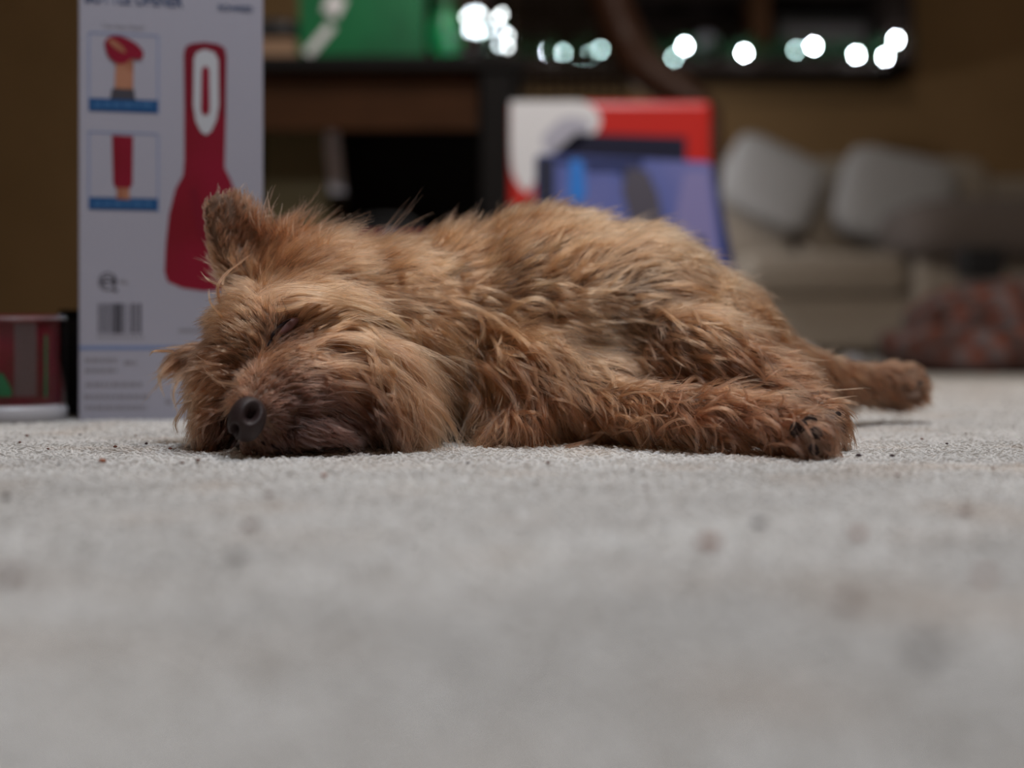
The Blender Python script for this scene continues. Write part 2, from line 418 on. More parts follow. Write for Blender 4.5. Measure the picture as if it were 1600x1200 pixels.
# green foil gift bag
d = 3.35
o = thing('gift_bag', 'shiny green foil gift bag standing on the dark table', 'bag', (X(568, d), d, zt))
w = .138
pydata('body', [(-w, -.05, 0), (w, -.05, 0), (w, .06, 0), (-w, .06, 0), (-w*1.02, -.045, .36), (w*1.02, -.04, .36), (w*1.02, .05, .36), (-w*1.02, .05, .36),
                (-w, .005, .18), (w, .005, .18)],
       [(0, 1, 5, 4), (2, 3, 7, 6), (1, 2, 9), (2, 6, 9), (6, 5, 9), (5, 1, 9), (3, 0, 8), (0, 4, 8), (4, 7, 8), (7, 3, 8), (3, 2, 1, 0)], 'green_bag', o)
for s in (-.05, .055):
    tube('handle', spline([(-.05, s-.01*0, .35), (-.045, s, .45), (.045, s, .45), (.05, s, .35)], 6), .003, 'green_bag', o, 6)
bm = bmesh.new()
for a, b, r in (((-.12, -.0535, .02), (-.065, -.0525, .085), .010), ((-.07, -.0525, .11), (-.05, -.0525, .15), .02)):
    bm_tube(bm, [a, b], r, 8, .15)
frombm('ribbon', bm, 'glare_white', o)  # whitish glare on the foil drawn as pale strokes, no real ribbon
d = 3.42
o = thing('cellophane_bag', 'crumpled dark green cellophane bag beside the green foil gift bag', 'bag', (X(694, d), d, zt))
superell('body', (0, 0, .078), (.038, .036, .072), .8, .9, 'green_bag', o, 24, 14, wob=.08, seed=3)
superell('gathered_neck', (0, 0, .16), (.025, .02, .04), .9, 1, 'garland', o, 16, 8, wob=.1, seed=2)
d = 3.28
o = thing('tan_carton', 'low tan carton at the table edge under the black case', 'box', (X(425, d), d, zt))
box('body', (-.07, -.01, 0), (.055, .2, .047), 'tan_card', o, .002); box('lid_flap', (-.07, -.012, .040), (.055, .2, .049), 'tan_card', o, .001)
o2 = thing('black_case', 'rounded black case on top of the tan carton', 'case', (X(425, d), d, zt+.05))
superell('body', (-.01, .1, .028), (.07, .09, .027), .5, .5, 'black', o2); box('handle', (-.03, .005, .02), (.02, .015, .03), 'black', o2, .002)
o = thing('pale_packet', 'pale grey packet leaning behind the black case', 'packet', (X(455, d), d+.26, zt))
box('body', (-.06, 0, .002), (.03, .03, .13), 'grey_card', o, .004); box('flap', (-.06, -.003, .09), (.03, 0, .13), 'bag_side', o)

# heap of lit bulbs in a glass on the table
d = 3.3
o = thing('fairy_light_cluster', 'bright heap of white fairy lights in a glass at the table end', 'lights', (X(760, d), d, zt))
bl = [(735, 20, 0), (728, 27, 2), (745, 18, 0), (752, 22, 2), (732, 48, 0), (742, 45, 0), (748, 50, 0), (762, 47, 0), (736, 43, 0), (778, 28, 2), (784, 22, 2),
      (785, 48, 0), (794, 56, 2), (780, 70, 0), (793, 73, 2), (741, 50, 0)]
bpts = []
for i, (px, py, k) in enumerate(bl):
    p = W(px, py, d+.02*math.sin(i*2.1))-o.location; bpts.append(p)
    superell('bulb', p, (.0042, .0042, .006), 1, 1, ['bulb_mid', 0, 'bulb_amber'][k], o, 10, 6)
tube('wire', spline([Vector((.02, .02, .012))]+[p+Vector((0, .008, 0)) for p in bpts], 4), .0012, 'wire', o, 5)
lathe('vase', [(.03, .001), (.06, .001), (.068, .06), (.064, .15), (.05, .2), (.048, .2), (.06, .15), (.064, .06), (.057, .005), (.03, .005)], 'plastic_clear', o)

# under the table
d = 3.45
o = thing('paper_gift_bag', 'olive paper gift bag with pale side under the table', 'bag', (X(470, d), d, 0))
x0, x1, x2 = X(416, d)-o.location.x, X(512, d)-o.location.x, X(545, d)-o.location.x
zz = Z(192, d)
pydata('body', [(x0, -.05, 0), (x1+.02, -.05, 0), (x2, .1, 0), (x0, .1, 0), (x0, -.05, zz), (x1, -.05, zz), (x1+.02, .1, zz), (x0, .1, zz)],
       [(0, 1, 5, 4), (2, 3, 7, 6), (3, 0, 4, 7), (0, 3, 2, 1)], 'olive_bag', o)
pydata('side_panel', [(x1+.012, -.05, Z(305, d)), (x2-.005, -.03, Z(305, d)), (x1+.025, -.03, zz), (x1-.005, -.05, zz)], [(0, 1, 2, 3)], 'bag_side', o)
d = 3.44
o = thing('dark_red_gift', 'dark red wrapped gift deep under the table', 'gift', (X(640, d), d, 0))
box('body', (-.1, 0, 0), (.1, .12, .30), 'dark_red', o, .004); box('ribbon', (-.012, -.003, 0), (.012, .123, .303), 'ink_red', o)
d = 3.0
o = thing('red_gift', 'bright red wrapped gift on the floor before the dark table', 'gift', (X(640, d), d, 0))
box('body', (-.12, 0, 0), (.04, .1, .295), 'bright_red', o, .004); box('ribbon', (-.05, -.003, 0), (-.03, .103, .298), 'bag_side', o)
o = thing('black_bag', 'black bag slumped on the floor under the table', 'bag', (X(600, 3.30), 3.30, 0))
superell('body', (0, 0, .165), (.17, .07, .165), .5, .6, 'black', o, wob=.03); tube('strap', spline([(-.1, 0, .3), (-.04, 0, .345), (.05, 0, .345), (.1, 0, .3)], 5), .008, 'black', o)

# ------------------------------------------------------------------ cane chair
def chair():
    d = 4.12; t = thing('cane_chair', 'bentwood armchair with cane back behind the red box', 'chair', (X(880, d), d, 0))
    L = t.location
    def q(px, py, dd=d): return W(px, py, dd)-L
    cx = 845
    right = [(930, -160), (938, -60), (955, 0), (978, 62), (1010, 108), (1062, 145), (1100, 170), (1112, 200), (1113, 300), (1108, 420)]
    prs = [.056, .056, .057, .058, .058, .052, .036, .028, .024, .022]
    for s in (1, -1):
        c = [q(px if s > 0 else 2*cx-px, py, d-.035*max(0, i-3)) for i, (px, py) in enumerate(right)]
        c.append(Vector((c[-1].x, c[-1].y, 0)))
        n = 6; pts = spline(c, n)
        rr = prs+[.022]
        rad = []
        for i in range(len(pts)):
            k = i/n; a = min(int(k), len(rr)-1); b = min(a+1, len(rr)-1); rad.append(rr[a]*(1-(k-a))+rr[b]*(k-a))
        tube('stile', pts, rad, 'chair_wood', t, 12)
    tube('crest_rail', spline([q(2*cx-930, -160), q(2*cx-890, -190), q(cx, -205), q(890, -190), q(930, -160)], 6), .028, 'chair_wood', t, 12)
    tube('lower_rail', [q(2*cx-985, 172), q(985, 172)], .02, 'chair_wood', t, 10)
    # woven cane panel: real strands with open holes
    bm = bmesh.new(); step = 17.0
    def halfw(py):
        P = [(930, -190), (938, -60), (955, 0), (978, 62), (1005, 108), (1050, 180)]
        for (xa, ya), (xb, yb) in zip(P, P[1:]):
            if ya <= py <= yb: return xa+(xb-xa)*(py-ya)/(yb-ya)-cx-6
        return 80
    y = -185
    while y < 172:
        hw = min(halfw(y), 145)
        bm_tube(bm, [q(cx-hw, y), q(cx+hw, y)], .0042, 5, .4); y += step
    x = -140
    while x <= 140:
        ys = [yy for yy in range(-190, 173, 4) if halfw(yy) >= abs(x)]
        if len(ys) > 2: bm_tube(bm, [q(cx+x, ys[0]), q(cx+x, ys[-1])], .0042, 5, .4)
        x += step
    for sgn in (1, -1):
        k = -330
        while k < 330:
            seg = [(k+sgn*(yy), yy) for yy in range(-190, 173, 4) if abs(k+sgn*yy) <= min(halfw(yy), 145)]
            if len(seg) > 2: bm_tube(bm, [q(cx+seg[0][0], seg[0][1])+Vector((0, .003*sgn, 0)), q(cx+seg[-1][0], seg[-1][1])+Vector((0, .003*sgn, 0))], .002, 5, .4)
            k += step*2
    frombm('cane_panel', bm, 'cane', t)
    sx = .21
    box('seat', (-sx-.03, -.42, .40), (sx-.02, .03, .44), 'chair_wood', t, .012)
    for x in (-sx, sx-.05): tube('leg', [(x, -.38, 0), (x, -.38, .41)], .02, 'chair_wood', t, 10)
chair()

# red toy box and blue box leaning together
def lean_box(name, label, cat, px0, px1, ytop, d, hgt, lean, depth, yaw):
    t = thing(name, label, cat, (X((px0+px1)/2, d), d, 0)); t.rotation_euler = (-lean, 0, yaw)
    return t, (px1-px0)*d/F/2
d = 2.75
t, w = lean_box('red_toy_box', 'glossy red boxed toy with dark window leaning on the cane chair', 'box', 795, 1112, 155, d, .5, .0, .1, 0)
hh = Z(157, d)
box('carton', (-w, 0, 0), (w, .12, hh), 'red_gloss', t, .012, 3)
def flat(name, poly, y, m, parent, th=.0006):
    n = len(poly); v = [(p[0], y, p[1]) for p in poly]+[(p[0], y+th, p[1]) for p in poly]
    f = [tuple(range(n))]+[tuple(range(2*n-1, n-1, -1))]+[(i, (i+1) % n, n+(i+1) % n, n+i) for i in range(n)]
    o = pydata(name, v, f, m, parent)
    bm = bmesh.new(); bm.from_mesh(o.data); bmesh.ops.recalc_face_normals(bm, faces=bm.faces); bmesh.ops.triangulate(bm, faces=[x for x in bm.faces if len(x.verts) > 4]); bm.to_mesh(o.data); bm.free()
    return o
def lp(px, py, dd=d, t=t): return (X(px, dd)-t.location.x, Z(py, dd))
flat('window', [lp(900, 208), lp(1072, 214), lp(1072, 300), lp(1060, 420), lp(840, 420), lp(838, 262)], -.0012, 'window_ink', t)
sp = spline([Vector((a, b, 0)) for a, b in [(798, 158), (860, 150+8), (915, 160), (938, 185), (925, 212), (880, 236), (855, 250), (835, 285), (822, 300), (800, 262), (798, 158)]], 5)[:-1]
flat('glare_patch', [lp(p.x, p.y) for p in sp], -.0008, 'glare_white', t)  # bright glare on the glossy carton, painted as a white shape
sp = spline([Vector((a, b, 0)) for a, b in [(846, 215), (880, 185), (920, 190), (915, 215), (880, 238), (856, 240), (846, 215)]], 5)[:-1]
flat('grey_print', [lp(p.x, p.y) for p in sp], -.0012, 'ornament', t)
d = 2.35
t, w = lean_box('blue_box', 'blue violet retail box leaning in front of the red toy box', 'box', 838, 1150, 235, d, .4, .0, .08, 0)
def lq(px, py, dd=d, t=t): return (X(px, dd)-t.location.x, Z(py, dd))
tl, tr = lq(838, 234), lq(1118, 247); bl_, br = lq(838, 610), lq(1172, 610)
bl_ = (bl_[0], .001); br = (br[0], .001)
v = []
for y in (0, .085):
    for p in (bl_, br, tr, tl): v.append((p[0], y+.05*(p[1]/.38), p[1]))
cb = pydata('carton', v, [(0, 1, 2, 3), (7, 6, 5, 4), (0, 4, 5, 1), (1, 5, 6, 2), (2, 6, 7, 3), (3, 7, 4, 0)], 'blue_card', t)
bm = bmesh.new(); bm.from_mesh(cb.data); bmesh.ops.bevel(bm, geom=list(bm.edges), offset=.004, segments=2, affect='EDGES'); bmesh.ops.recalc_face_normals(bm, faces=bm.faces); bm.to_mesh(cb.data); bm.free()
def on_blue(name, pts, m, off):
    poly = [lq(a, b) for a, b in pts]
    sh = [(p[0], p[1]) for p in poly]
    o = flat(name, sh, 0, m, t)
    for vv in o.data.vertices: vv.co.y = vv.co.y+.05*(vv.co.z/.38)-off
    return o
on_blue('dark_panel', [(840, 238), (868, 240), (868, 320), (842, 420)], 'window_ink', .0015)
on_blue('bright_stripe', [(893, 244), (912, 244), (918, 300), (905, 318), (890, 300)], 'blue_bright', .0015)
on_blue('upper_band', [(870, 240), (1010, 244), (990, 300), (970, 262), (920, 262), (918, 250), (870, 250)], 'blue_dark', .0013)
on_blue('product_print', [(985, 255), (1015, 262), (1032, 300), (1040, 345), (1035, 380), (1000, 380), (985, 330), (975, 290)], 'product_ink', .0018)
on_blue('pale_panel', [(1075, 262), (1112, 262), (1128, 420), (1065, 420), (1060, 330)], 'violet_ink', .0013)
on_blue('small_mark', [(1090, 368), (1104, 368), (1106, 384), (1092, 386)], 'window_ink', .0020)
on_blue('edge_stripe', [(1117, 262), (1123, 262), (1156, 440), (1140, 440)], 'blue_dark', .0013)

# ------------------------------------------------------------------ the bottle opener box
YAW = math.radians(14)
A = Vector((X(123, 1.335), 1.335, 0))
ud = Vector((math.cos(YAW), math.sin(YAW), 0)); nd = Vector((math.sin(YAW), -math.cos(YAW), 0))
def onbox(px, py):
    r = Vector(((px-800)/F, 1, -(py-YH)/F)); c = Vector((0, 0, H))
    k = (A-c).dot(nd)/r.dot(nd); p = c+r*k-A
    return (p.dot(ud), p.z)
BW = onbox(411, 500)[0]; BH = .455
bx = thing('bottle_opener_box', 'tall white retail box showing a red electric bottle opener', 'box', A, YAW)
box('carton', (0, 0, .001), (BW, .105, BH), 'card', bx, .0012)
box('lid_tuck', (.004, .002, BH), (BW-.004, .103, BH+.0008), 'card', bx)
def decal(name, poly, m, layer=1): return flat(name, poly, -.00025*layer, m, bx, .0002)
def rect(name, x0, x1, y0, y1, m, layer=1):
    u0, v0 = onbox(x0, y0); _, v1 = onbox(x0, y1); u1 = onbox(x1, y0)[0]
    return decal(name, [(u0, v0), (u1, v0), (u1, v1), (u0, v1)], m, layer)
def multi(name, polys, m, layer=1):
    v, f = [], []
    for p in polys:
        k = len(v); v += [(a, -.00025*layer, b) for a, b in p]; f.append(tuple(range(k, k+len(p))))
    return pydata(name, v, f, m, bx)
def rpoly(x0, x1, y0, y1):
    u0, v0 = onbox(x0, y0); _, v1 = onbox(x0, y1); u1 = onbox(x1, y0)[0]
    return [(u0, v0), (u0, v1), (u1, v1), (u1, v0)]
def text(name, s, px, pybase, capheight_px, width_px, m, layer=2, bold=0):
    cu = bpy.data.curves.new(name, 'FONT'); cu.body = s; cu.offset = bold
    tmp = bpy.data.objects.new(name, cu); COL.objects.link(tmp)
    dg = bpy.context.evaluated_depsgraph_get(); me = bpy.data.meshes.new_from_object(tmp.evaluated_get(dg))
    bpy.data.objects.remove(tmp); me.name = name
    co = np.array([v.co[:] for v in me.vertices]); x0, x1 = co[:, 0].min(), co[:, 0].max(); h = co[:, 1].max()
    u0, v0 = onbox(px, pybase); u1 = onbox(px+width_px, pybase)[0]; hh = capheight_px*1.35/F
    for v, c in zip(me.vertices, co):
        v.co = (u0+(c[0]-x0)/(x1-x0)*(u1-u0), -.00025*layer, v0+c[1]/h*hh)
    me.materials.clear()
    return link(name, me, m, bx)
text('title_print', 'BOTTLE OPENER', 133, 3.5, 17, 153, 'ink_blue', 2, .018)
text('code_print', 'RO44RED', 341, 16.5, 9.5, 54, 'ink_blue', 2, .02)
text('caption_print', 'Two Easy Steps!', 158, 43, 7, 68, 'ink_grey', 2, .004)
def frame(x0, x1, y0, y1, yb):
    t_ = 2.0
    multi('picture_border', [rpoly(x0, x1, y0, y0+t_), rpoly(x0, x0+t_, y0, y1), rpoly(x1-t_, x1, y0+7*(x1-x0)/110, y1+6)], 'ink_line')
    rect('caption_bar', x0+1, x1-1, yb, y1, 'ink_bar', 2)
    words = []; x = x0+9; rr = random.Random(int(y0))
    while x < x1-14:
        wd = rr.choice((7, 11, 15)); words.append(rpoly(x, min(x+wd, x1-9), yb+8, yb+13.5)); x += wd+4
    multi('caption_text', words, 'ink_bartext', 3)
frame(138, 248, 50, 173, 153)
frame(138, 248, 205, 327, 308)
def ell(cx, cy, rx, ry, rot, n=24):
    out = []
    for k in range(n):
        a = 2*math.pi*k/n; x, y = rx*math.cos(a), ry*math.sin(a); c, s = math.cos(rot), math.sin(rot)
        out.append(onbox(cx+x*c-y*s, cy+x*s+y*c))
    return out[::-1]
# small picture 1: opener head on a copper bottle neck
decal('bottle_base_print', [onbox(*p) for p in ((175, 138), (209, 139), (212, 157), (172, 155))], 'ink_black', 2)
decal('bottle_neck_print', [onbox(*p) for p in ((181, 92), (209, 94), (208, 140), (179, 138))], 'ink_copper', 3)
decal('opener_head_print', [onbox(p.x, p.y) for p in spline([Vector((a, b, 0)) for a, b in [(163, 66), (172, 57), (190, 57), (212, 68), (224, 82), (220, 93), (205, 92), (196, 99), (182, 99), (168, 86), (163, 66)]], 4)[:-1]], 'ink_red', 4)
decal('highlight_print', ell(183, 72, 17, 4.5, .65), 'ink_copper', 5)
# small picture 2: opener shaft
decal('opener_shaft_print', [onbox(*p) for p in ((175, 211), (208, 213), (207, 288), (202, 295), (181, 294), (177, 286))], 'ink_red', 2)
decal('bottle_tip_print', [onbox(*p) for p in ((183, 293), (202, 294), (203, 312), (182, 311))], 'ink_copper', 3)
# the large red opener
op = [(287, 84), (290, 73), (300, 68), (320, 66), (340, 69), (351, 75), (354, 88), (353, 180), (351, 262), (360, 280), (372, 310), (382, 360), (388, 420), (384, 440), (350, 453), (318, 455), (285, 450), (262, 440), (257, 425),
      (259, 380), (264, 335), (274, 295), (286, 274), (288, 250), (288, 160)]
decal('opener_print', [onbox(*p) for p in op], 'ink_red', 1)
decal('opener_shade_print', [onbox(*p) for p in [(287, 84), (290, 73), (300, 68), (320, 66), (340, 69), (351, 75), (354, 88), (353, 180), (343, 180), (340, 90), (320, 76), (303, 90), (298, 180), (288, 160)]], 'ink_dred', 2)
decal('handle_arch_print', [onbox(*p) for p in [(297, 300), (305, 290), (312, 310), (320, 350), (335, 385), (352, 395), (352, 402), (330, 396), (311, 368), (301, 335)]], 'ink_dred', 2)
sl = [(303, 92), (307, 82), (320, 77), (335, 82), (341, 94), (342, 165), (338, 188), (330, 205), (322, 211), (314, 206), (306, 190), (302, 165)]
decal('silver_slot_print', [onbox(*p) for p in sl], 'ink_silver', 3)
decal('switch_print', [onbox(*p) for p in [(315, 110), (318, 104), (324, 104), (327, 110), (328, 172), (325, 180), (317, 180), (314, 172)]], 'ink_red', 4)
# certification mark
ring = []
for k in range(20):
    a0, a1 = 2*math.pi*k/20, 2*math.pi*(k+1)/20
    ring.append([onbox(168+r*math.cos(a), 440+r*math.sin(a)) for r, a in ((14.5, a0), (14.5, a1), (12.6, a1), (12.6, a0))])
ring += [rpoly(159, 178, 438.5, 441.5)]
for k in range(3, 10): 
    a0, a1 = 2*math.pi*k/12, 2*math.pi*(k+1)/12
    ring.append([onbox(168+r*math.cos(a), 440+r*.75*math.sin(a)) for r, a in ((11.5, a0), (11.5, a1), (8.6, a1), (8.6, a0))])
ring += [rpoly(175, 181, 432, 446), rpoly(176, 184, 452, 456)]
multi('certification_mark', ring, 'ink_black')
multi('certification_text', [rpoly(187, 197, 437, 439), rpoly(187, 201, 441, 443)], 'ink_grey')
bars = []; x = 153; rr = random.Random(11)
while x < 181: bars.append(rpoly(x, x+1.6, 474, 521)); x += rr.choice((2.6, 3.2, 3.6))
for a, b in ((180, 184), (185, 190.5), (192, 193.6), (196, 197), (200, 201), (205, 208), (208.8, 210.5), (212, 213), (216, 220.5)): bars.append(rpoly(a, b, 474, 521))
multi('barcode', bars, 'ink_black')
multi('barcode_digits', [rpoly(152+k*6.2, 155.5+k*6.2, 524, 529) for k in range(12)], 'ink_grey')
rect('divider_line', 124, 408, 540.5, 546.5, 'ink_line')
rows = []
for (x0, x1, y) in ((133, 185, 563), (194, 213, 567), (133, 183, 579), (134, 222, 601), (131, 233, 620), (133, 229, 637), (258, 270, 628)):
    x = x0
    while x < x1:
        wd = rr.uniform(5, 13); rows.append(rpoly(x, min(x+wd, x1), y-3.6, y+3.2)); x += wd+2.2
multi('small_print', rows, 'ink_grey')
ring = []
for k in range(14):
    a0, a1 = 2*math.pi*k/14, 2*math.pi*(k+1)/14
    ring.append([onbox(332+r*math.cos(a), 496+r*1.25*math.sin(a)) for r, a in ((9, a0), (9, a1), (6, a1), (6, a0))])
ring.append(rpoly(328, 337, 492, 500))
multi('recycling_mark', ring, 'ink_black'); multi('recycling_text', [rpoly(279, 335, 514, 519)], 'ink_grey')

o = thing('black_carton', 'narrow black carton wedged beside the white bottle opener box', 'box', (X(112, 1.42), 1.42, 0))
box('body', (-.012, 0, 0), (.016, .08, Z(484, 1.42)), 'black', o, .001); box('lid', (-.0125, -.0005, Z(484, 1.42)-.01), (.0165, .0805, Z(484, 1.42)), 'black_wood', o, .001)

# Christmas tub in clear plastic
d = 1.30
r = .052
t = thing('candy_tub', 'red Christmas tub in clear plastic beside the white box', 'tub', (X(10, d+r-.02), d+r-.02, 0))
zt2 = Z(488, d)
lathe('base', [(0, .002), (r*.9, .002), (r*1.02, .008), (r*1.02, .018), (r*.96, .022), (0, .022)], 'tub_base', t)
lathe('sleeve', [(r*.95, .02), (r*.95, zt2-.008), (r*.9, zt2-.006), (0, zt2-.006)], 'tub_red', t)
lathe('clear_shell', [(r, .022), (r, zt2-.004), (r*.985, zt2-.002), (r*.985, .022)], 'plastic_clear', t)
lathe('rim', [(r*.97, zt2-.006), (r*1.0, zt2-.006), (r*1.0, zt2-.0045), (r*.97, zt2-.0045)], 'tub_base', t)
def ontub(name, pts, m, k):   # print wrapped round the sleeve
    v = []
    for a, z in pts: v.append((r*k*math.sin(a), -r*k*math.cos(a), z))
    return pydata(name, v, [tuple(range(len(v)))], m, t)
tree = [(-.30, .030), (.34, .030), (.36, .038), (.30, .043), (.26, .048), (.20, .052), (.12, .050), (.08, .058), (.0, .060), (-.1, .055), (-.22, .050), (-.3, .042)]
bm = bmesh.new(); 
top = [(-.36, .040), (-.28, .050), (-.2, .048), (-.12, .057), (0, .062), (.1, .056), (.18, .050), (.26, .050), (.34, .044), (.42, .036)]
cols = [(bm.verts.new((r*.962*math.sin(a), -r*.962*math.cos(a), .030)), bm.verts.new((r*.962*math.sin(a), -r*.962*math.cos(a), z))) for a, z in top]
for c0, c1 in zip(cols, cols[1:]): bm.faces.new((c0[0], c1[0], c1[1], c0[1]))
frombm('tree_print', bm, 'tub_green', t)
for k, (a0, a1, z0, z1, m) in enumerate([(.46, .86, .03, zt2-.010, 'reflection_band'), (1.02, 1.09, .028, zt2-.02, 'tub_green')]):  # wide grey band paints the clear plastic's reflection; narrow green one is print
    v, f = [], []
    for i in range(4):
        a = a0+(a1-a0)*i/3; v += [(r*.957*math.sin(a), -r*.957*math.cos(a), z0), (r*.957*math.sin(a), -r*.957*math.cos(a), z1)]
        if i: f.append((2*i-2, 2*i, 2*i+1, 2*i-1))
    pydata('sleeve_band', v, f, m, t)

# ------------------------------------------------------------------ the dog
def dog():
    parts = []
    def E(px, py, d, rx, rz, ry, roll=0, yaw=0):
        parts.append((W(px, py, d), (rx*d/F, ry, rz*d/F), math.radians(roll), math.radians(yaw)))
    def chain(pts, n=5):
        for (a, b) in zip(pts, pts[1:]):
            for k in range(n+1):
                t = k/n; px, py, d, r = [a[i]*(1-t)+b[i]*t for i in range(4)]
                E(px, py, d, r, r, r*d/F)
    # trunk, lying on its side with the belly towards the camera
    E(715, 530, 1.13, 150, 165, .075, 0)
    E(850, 510, 1.14, 185, 172, .085, 6)
    E(980, 520, 1.15, 165, 160, .085, 16)
    E(1085, 545, 1.16, 150, 125, .08, 28)
    E(1170, 575, 1.17, 95, 75, .06, 32)
    E(880, 625, 1.08, 160, 85, .06, 0)
    E(620, 530, 1.09, 110, 145, .07, 0)
    # upper thigh and bent hind leg towards the camera
    E(1120, 575, 1.07, 135, 82, .05, 26)
    E(1215, 610, 1.06, 70, 55, .045, 30)
    chain([(900, 640, 1.06, 50), (1000, 645, 1.01, 44), (1090, 650, .97, 42), (1190, 660, .95, 40), (1250, 680, .93, 36)])
    E(1262, 684, .925, 40, 34, .026, 20)
    for (px, py, d) in ((1272, 655, .925), (1285, 672, .915), (1284, 694, .91), (1268, 708, .91)): E(px, py, d, 15, 12, .012)
    chain([(1225, 620, 1.05, 45), (1285, 655, 1.0, 34)])
    E(1296, 664, .99, 26, 32, .022, 0)
    for (px, py, d) in ((1310, 645, .985), (1314, 664, .98), (1308, 684, .98)): E(px, py, d, 11, 11, .011)
    # far hind leg stretched out behind
    chain([(1200, 580, 1.17, 58), (1290, 598, 1.23, 38), (1360, 605, 1.28, 32), (1400, 605, 1.30, 38)])
    for (px, py, d) in ((1425, 582, 1.30), (1434, 602, 1.29), (1428, 622, 1.285), (1405, 632, 1.285)): E(px, py, d, 17, 13, .014)
    # folded front leg under the chest
    E(830, 580, 1.07, 85, 75, .045)
    chain([(850, 610, 1.04, 45), (812, 672, 1.02, 32), (775, 690, 1.02, 26)])
    # head: skull, forehead, cheeks, muzzle
    E(475, 545, 1.04, 130, 112, .075, -10)
    E(420, 530, 1.01, 80, 80, .055, -30)
    E(370, 590, 1.01, 62, 80, .05, 20)
    E(540, 600, 1.01, 112, 88, .05, 0)
    E(590, 640, 1.01, 70, 56, .05)
    E(470, 610, .975, 80, 75, .05)
    chain([(450, 610, .96, 66), (420, 632, .94, 52), (398, 650, .925, 38)], 4)
    E(470, 672, .955, 75, 34, .03, 0)
    E(415, 690, .94, 40, 18, .02, 0)
    E(345, 655, .985, 36, 48, .03, 15)
    # ears
    E(374, 378, 1.055, 48, 78, .0075, -14, 8)
    E(344, 342, 1.054, 27, 44, .006, -8, 8)
    E(362, 325, 1.055, 20, 28, .006, 10, 8)
    E(430, 395, 1.06, 40, 40, .012, 20, 8)
    E(405, 420, 1.06, 52, 50, .02, -10)
    E(312, 562, 1.05, 55, 24, .009, -8)
    E(500, 440, 1.07, 95, 55, .05, 8)
    bm = bmesh.new()
    for c, r, roll, yaw in parts:
        res = bmesh.ops.create_icosphere(bm, subdivisions=3, radius=1)
        mt = Matrix.Translation(c) @ Matrix.Rotation(yaw, 4, 'Z') @ Matrix.Rotation(roll, 4, 'Y') @ Matrix.Diagonal((*r, 1))
        bmesh.ops.transform(bm, matrix=mt, verts=res['verts'])
    me = bpy.data.meshes.new('tmp'); bm.to_mesh(me); bm.free()
    tmp = bpy.data.objects.new('tmp', me); COL.objects.link(tmp)
    md = tmp.modifiers.new('r', 'REMESH'); md.mode = 'VOXEL'; md.voxel_size = .0035
    ms = tmp.modifiers.new('s', 'SMOOTH'); ms.iterations = 7; ms.factor = .5
    dg = bpy.context.evaluated_depsgraph_get()
    body = bpy.data.meshes.new_from_object(tmp.evaluated_get(dg)); bpy.data.objects.remove(tmp); body.name = 'dog'
    n = len(body.vertices); co = np.empty(n*3); body.vertices.foreach_get('co', co); co = co.reshape(-1, 3)
    no = np.empty(n*3); body.vertices.foreach_get('normal', no); no = no.reshape(-1, 3)
    def proj(p): return np.stack([800+p[:, 0]*F/p[:, 1], YH-(p[:, 2]-H)*F/p[:, 1]], 1)
    def dent(px, py, sx, sy, rot, depth):
        q = proj(co); c, s = math.cos(rot), math.sin(rot); dx, dy = q[:, 0]-px, q[:, 1]-py
        u, v = (dx*c+dy*s)/sx, (-dx*s+dy*c)/sy
        wgt = np.exp(-(u*u+v*v))*(no[:, 1] < .1)
        co[:] -= no*(wgt*depth)[:, None]
    dent(446, 516, 34, 18, -.55, .006)          # eye socket
    dent(395, 385, 26, 42, -.35, .008)          # hollow of the raised ear
    dent(452, 690, 8, 30, .1, .006)             # mouth
    dent(352, 668, 12, 24, .2, .006)
    dent(1010, 530, 60, 22, .5, .012)           # groin fold
    co[:, 2] = np.maximum(co[:, 2], .0035)
    body.vertices.foreach_set('co', co.ravel()); body.update()
    skin = mat('dog_skin', (.14, .075, .045, 1), .7)
    root = link('dog', body, skin, None, True)
    tag(root, 'small shaggy tan terrier dog sleeping on its side on the cream carpet', 'dog')

    # ---- nose with nostrils, eyelid, mouth, paw pads
    def mesh_ell(c, r, sub=4):
        b = bmesh.new(); bmesh.ops.create_icosphere(b, subdivisions=sub, radius=1)
        return b
    nb = bmesh.new(); bmesh.ops.create_icosphere(nb, subdivisions=5, radius=1)
    nc = W(386, 655, .902); rot = Euler((0, math.radians(18), 0)).to_matrix()
    k = .902/F
    for v in nb.verts:
        p = v.co.copy(); p.x = math.copysign(abs(p.x)**.85, p.x); 
        v.co = p
    ns = [((.30, -1, .40), .36, .40), ((-.36, -1, -.62), .22, .30)]
    for v in nb.verts:
        p = v.co; dep = 0
        for (a, _, c), sx, sz in ns:
            if p.y < .2:
                u, w_ = (p.x-a)/sx, (p.z-c)/sz; dep = max(dep, math.exp(-(u*u+w_*w_)**2))
        p = p*(1-.55*dep)+Vector((0, .25*dep, 0))
        grv = math.exp(-((p.x+.05)/.07)**2)*(.06 if p.z < .25 else 0)
        p *= 1-grv
        v.co = nc+rot @ Vector((p.x*29*k, p.y*.0125, p.z*36*k))
    m_nose = mat('nose_leather', (.028, .0135, .013, 1), .6, bump=(900, .35, .0006), spec=.4)
    o = frombm('nose', nb, m_nose, root, True); o['label'] = 'dark leathery nose'
    lid = mat('pink_eyelid', (.17, .075, .075, 1), .5, bump=(700, .3, .0005))
    dark = mat('dark_lip', (.018, .010, .010, 1), .8, spec=.1)
    bvh0 = BVHTree.FromPolygons([Vector(c) for c in co], [tuple(p.vertices) for p in body.polygons])
    def surf(px, py):
        r = Vector(((px-800)/F, 1, -(py-YH)/F)).normalized(); h = bvh0.ray_cast(Vector((0, 0, H)), r); 
        return (h[0], h[1])
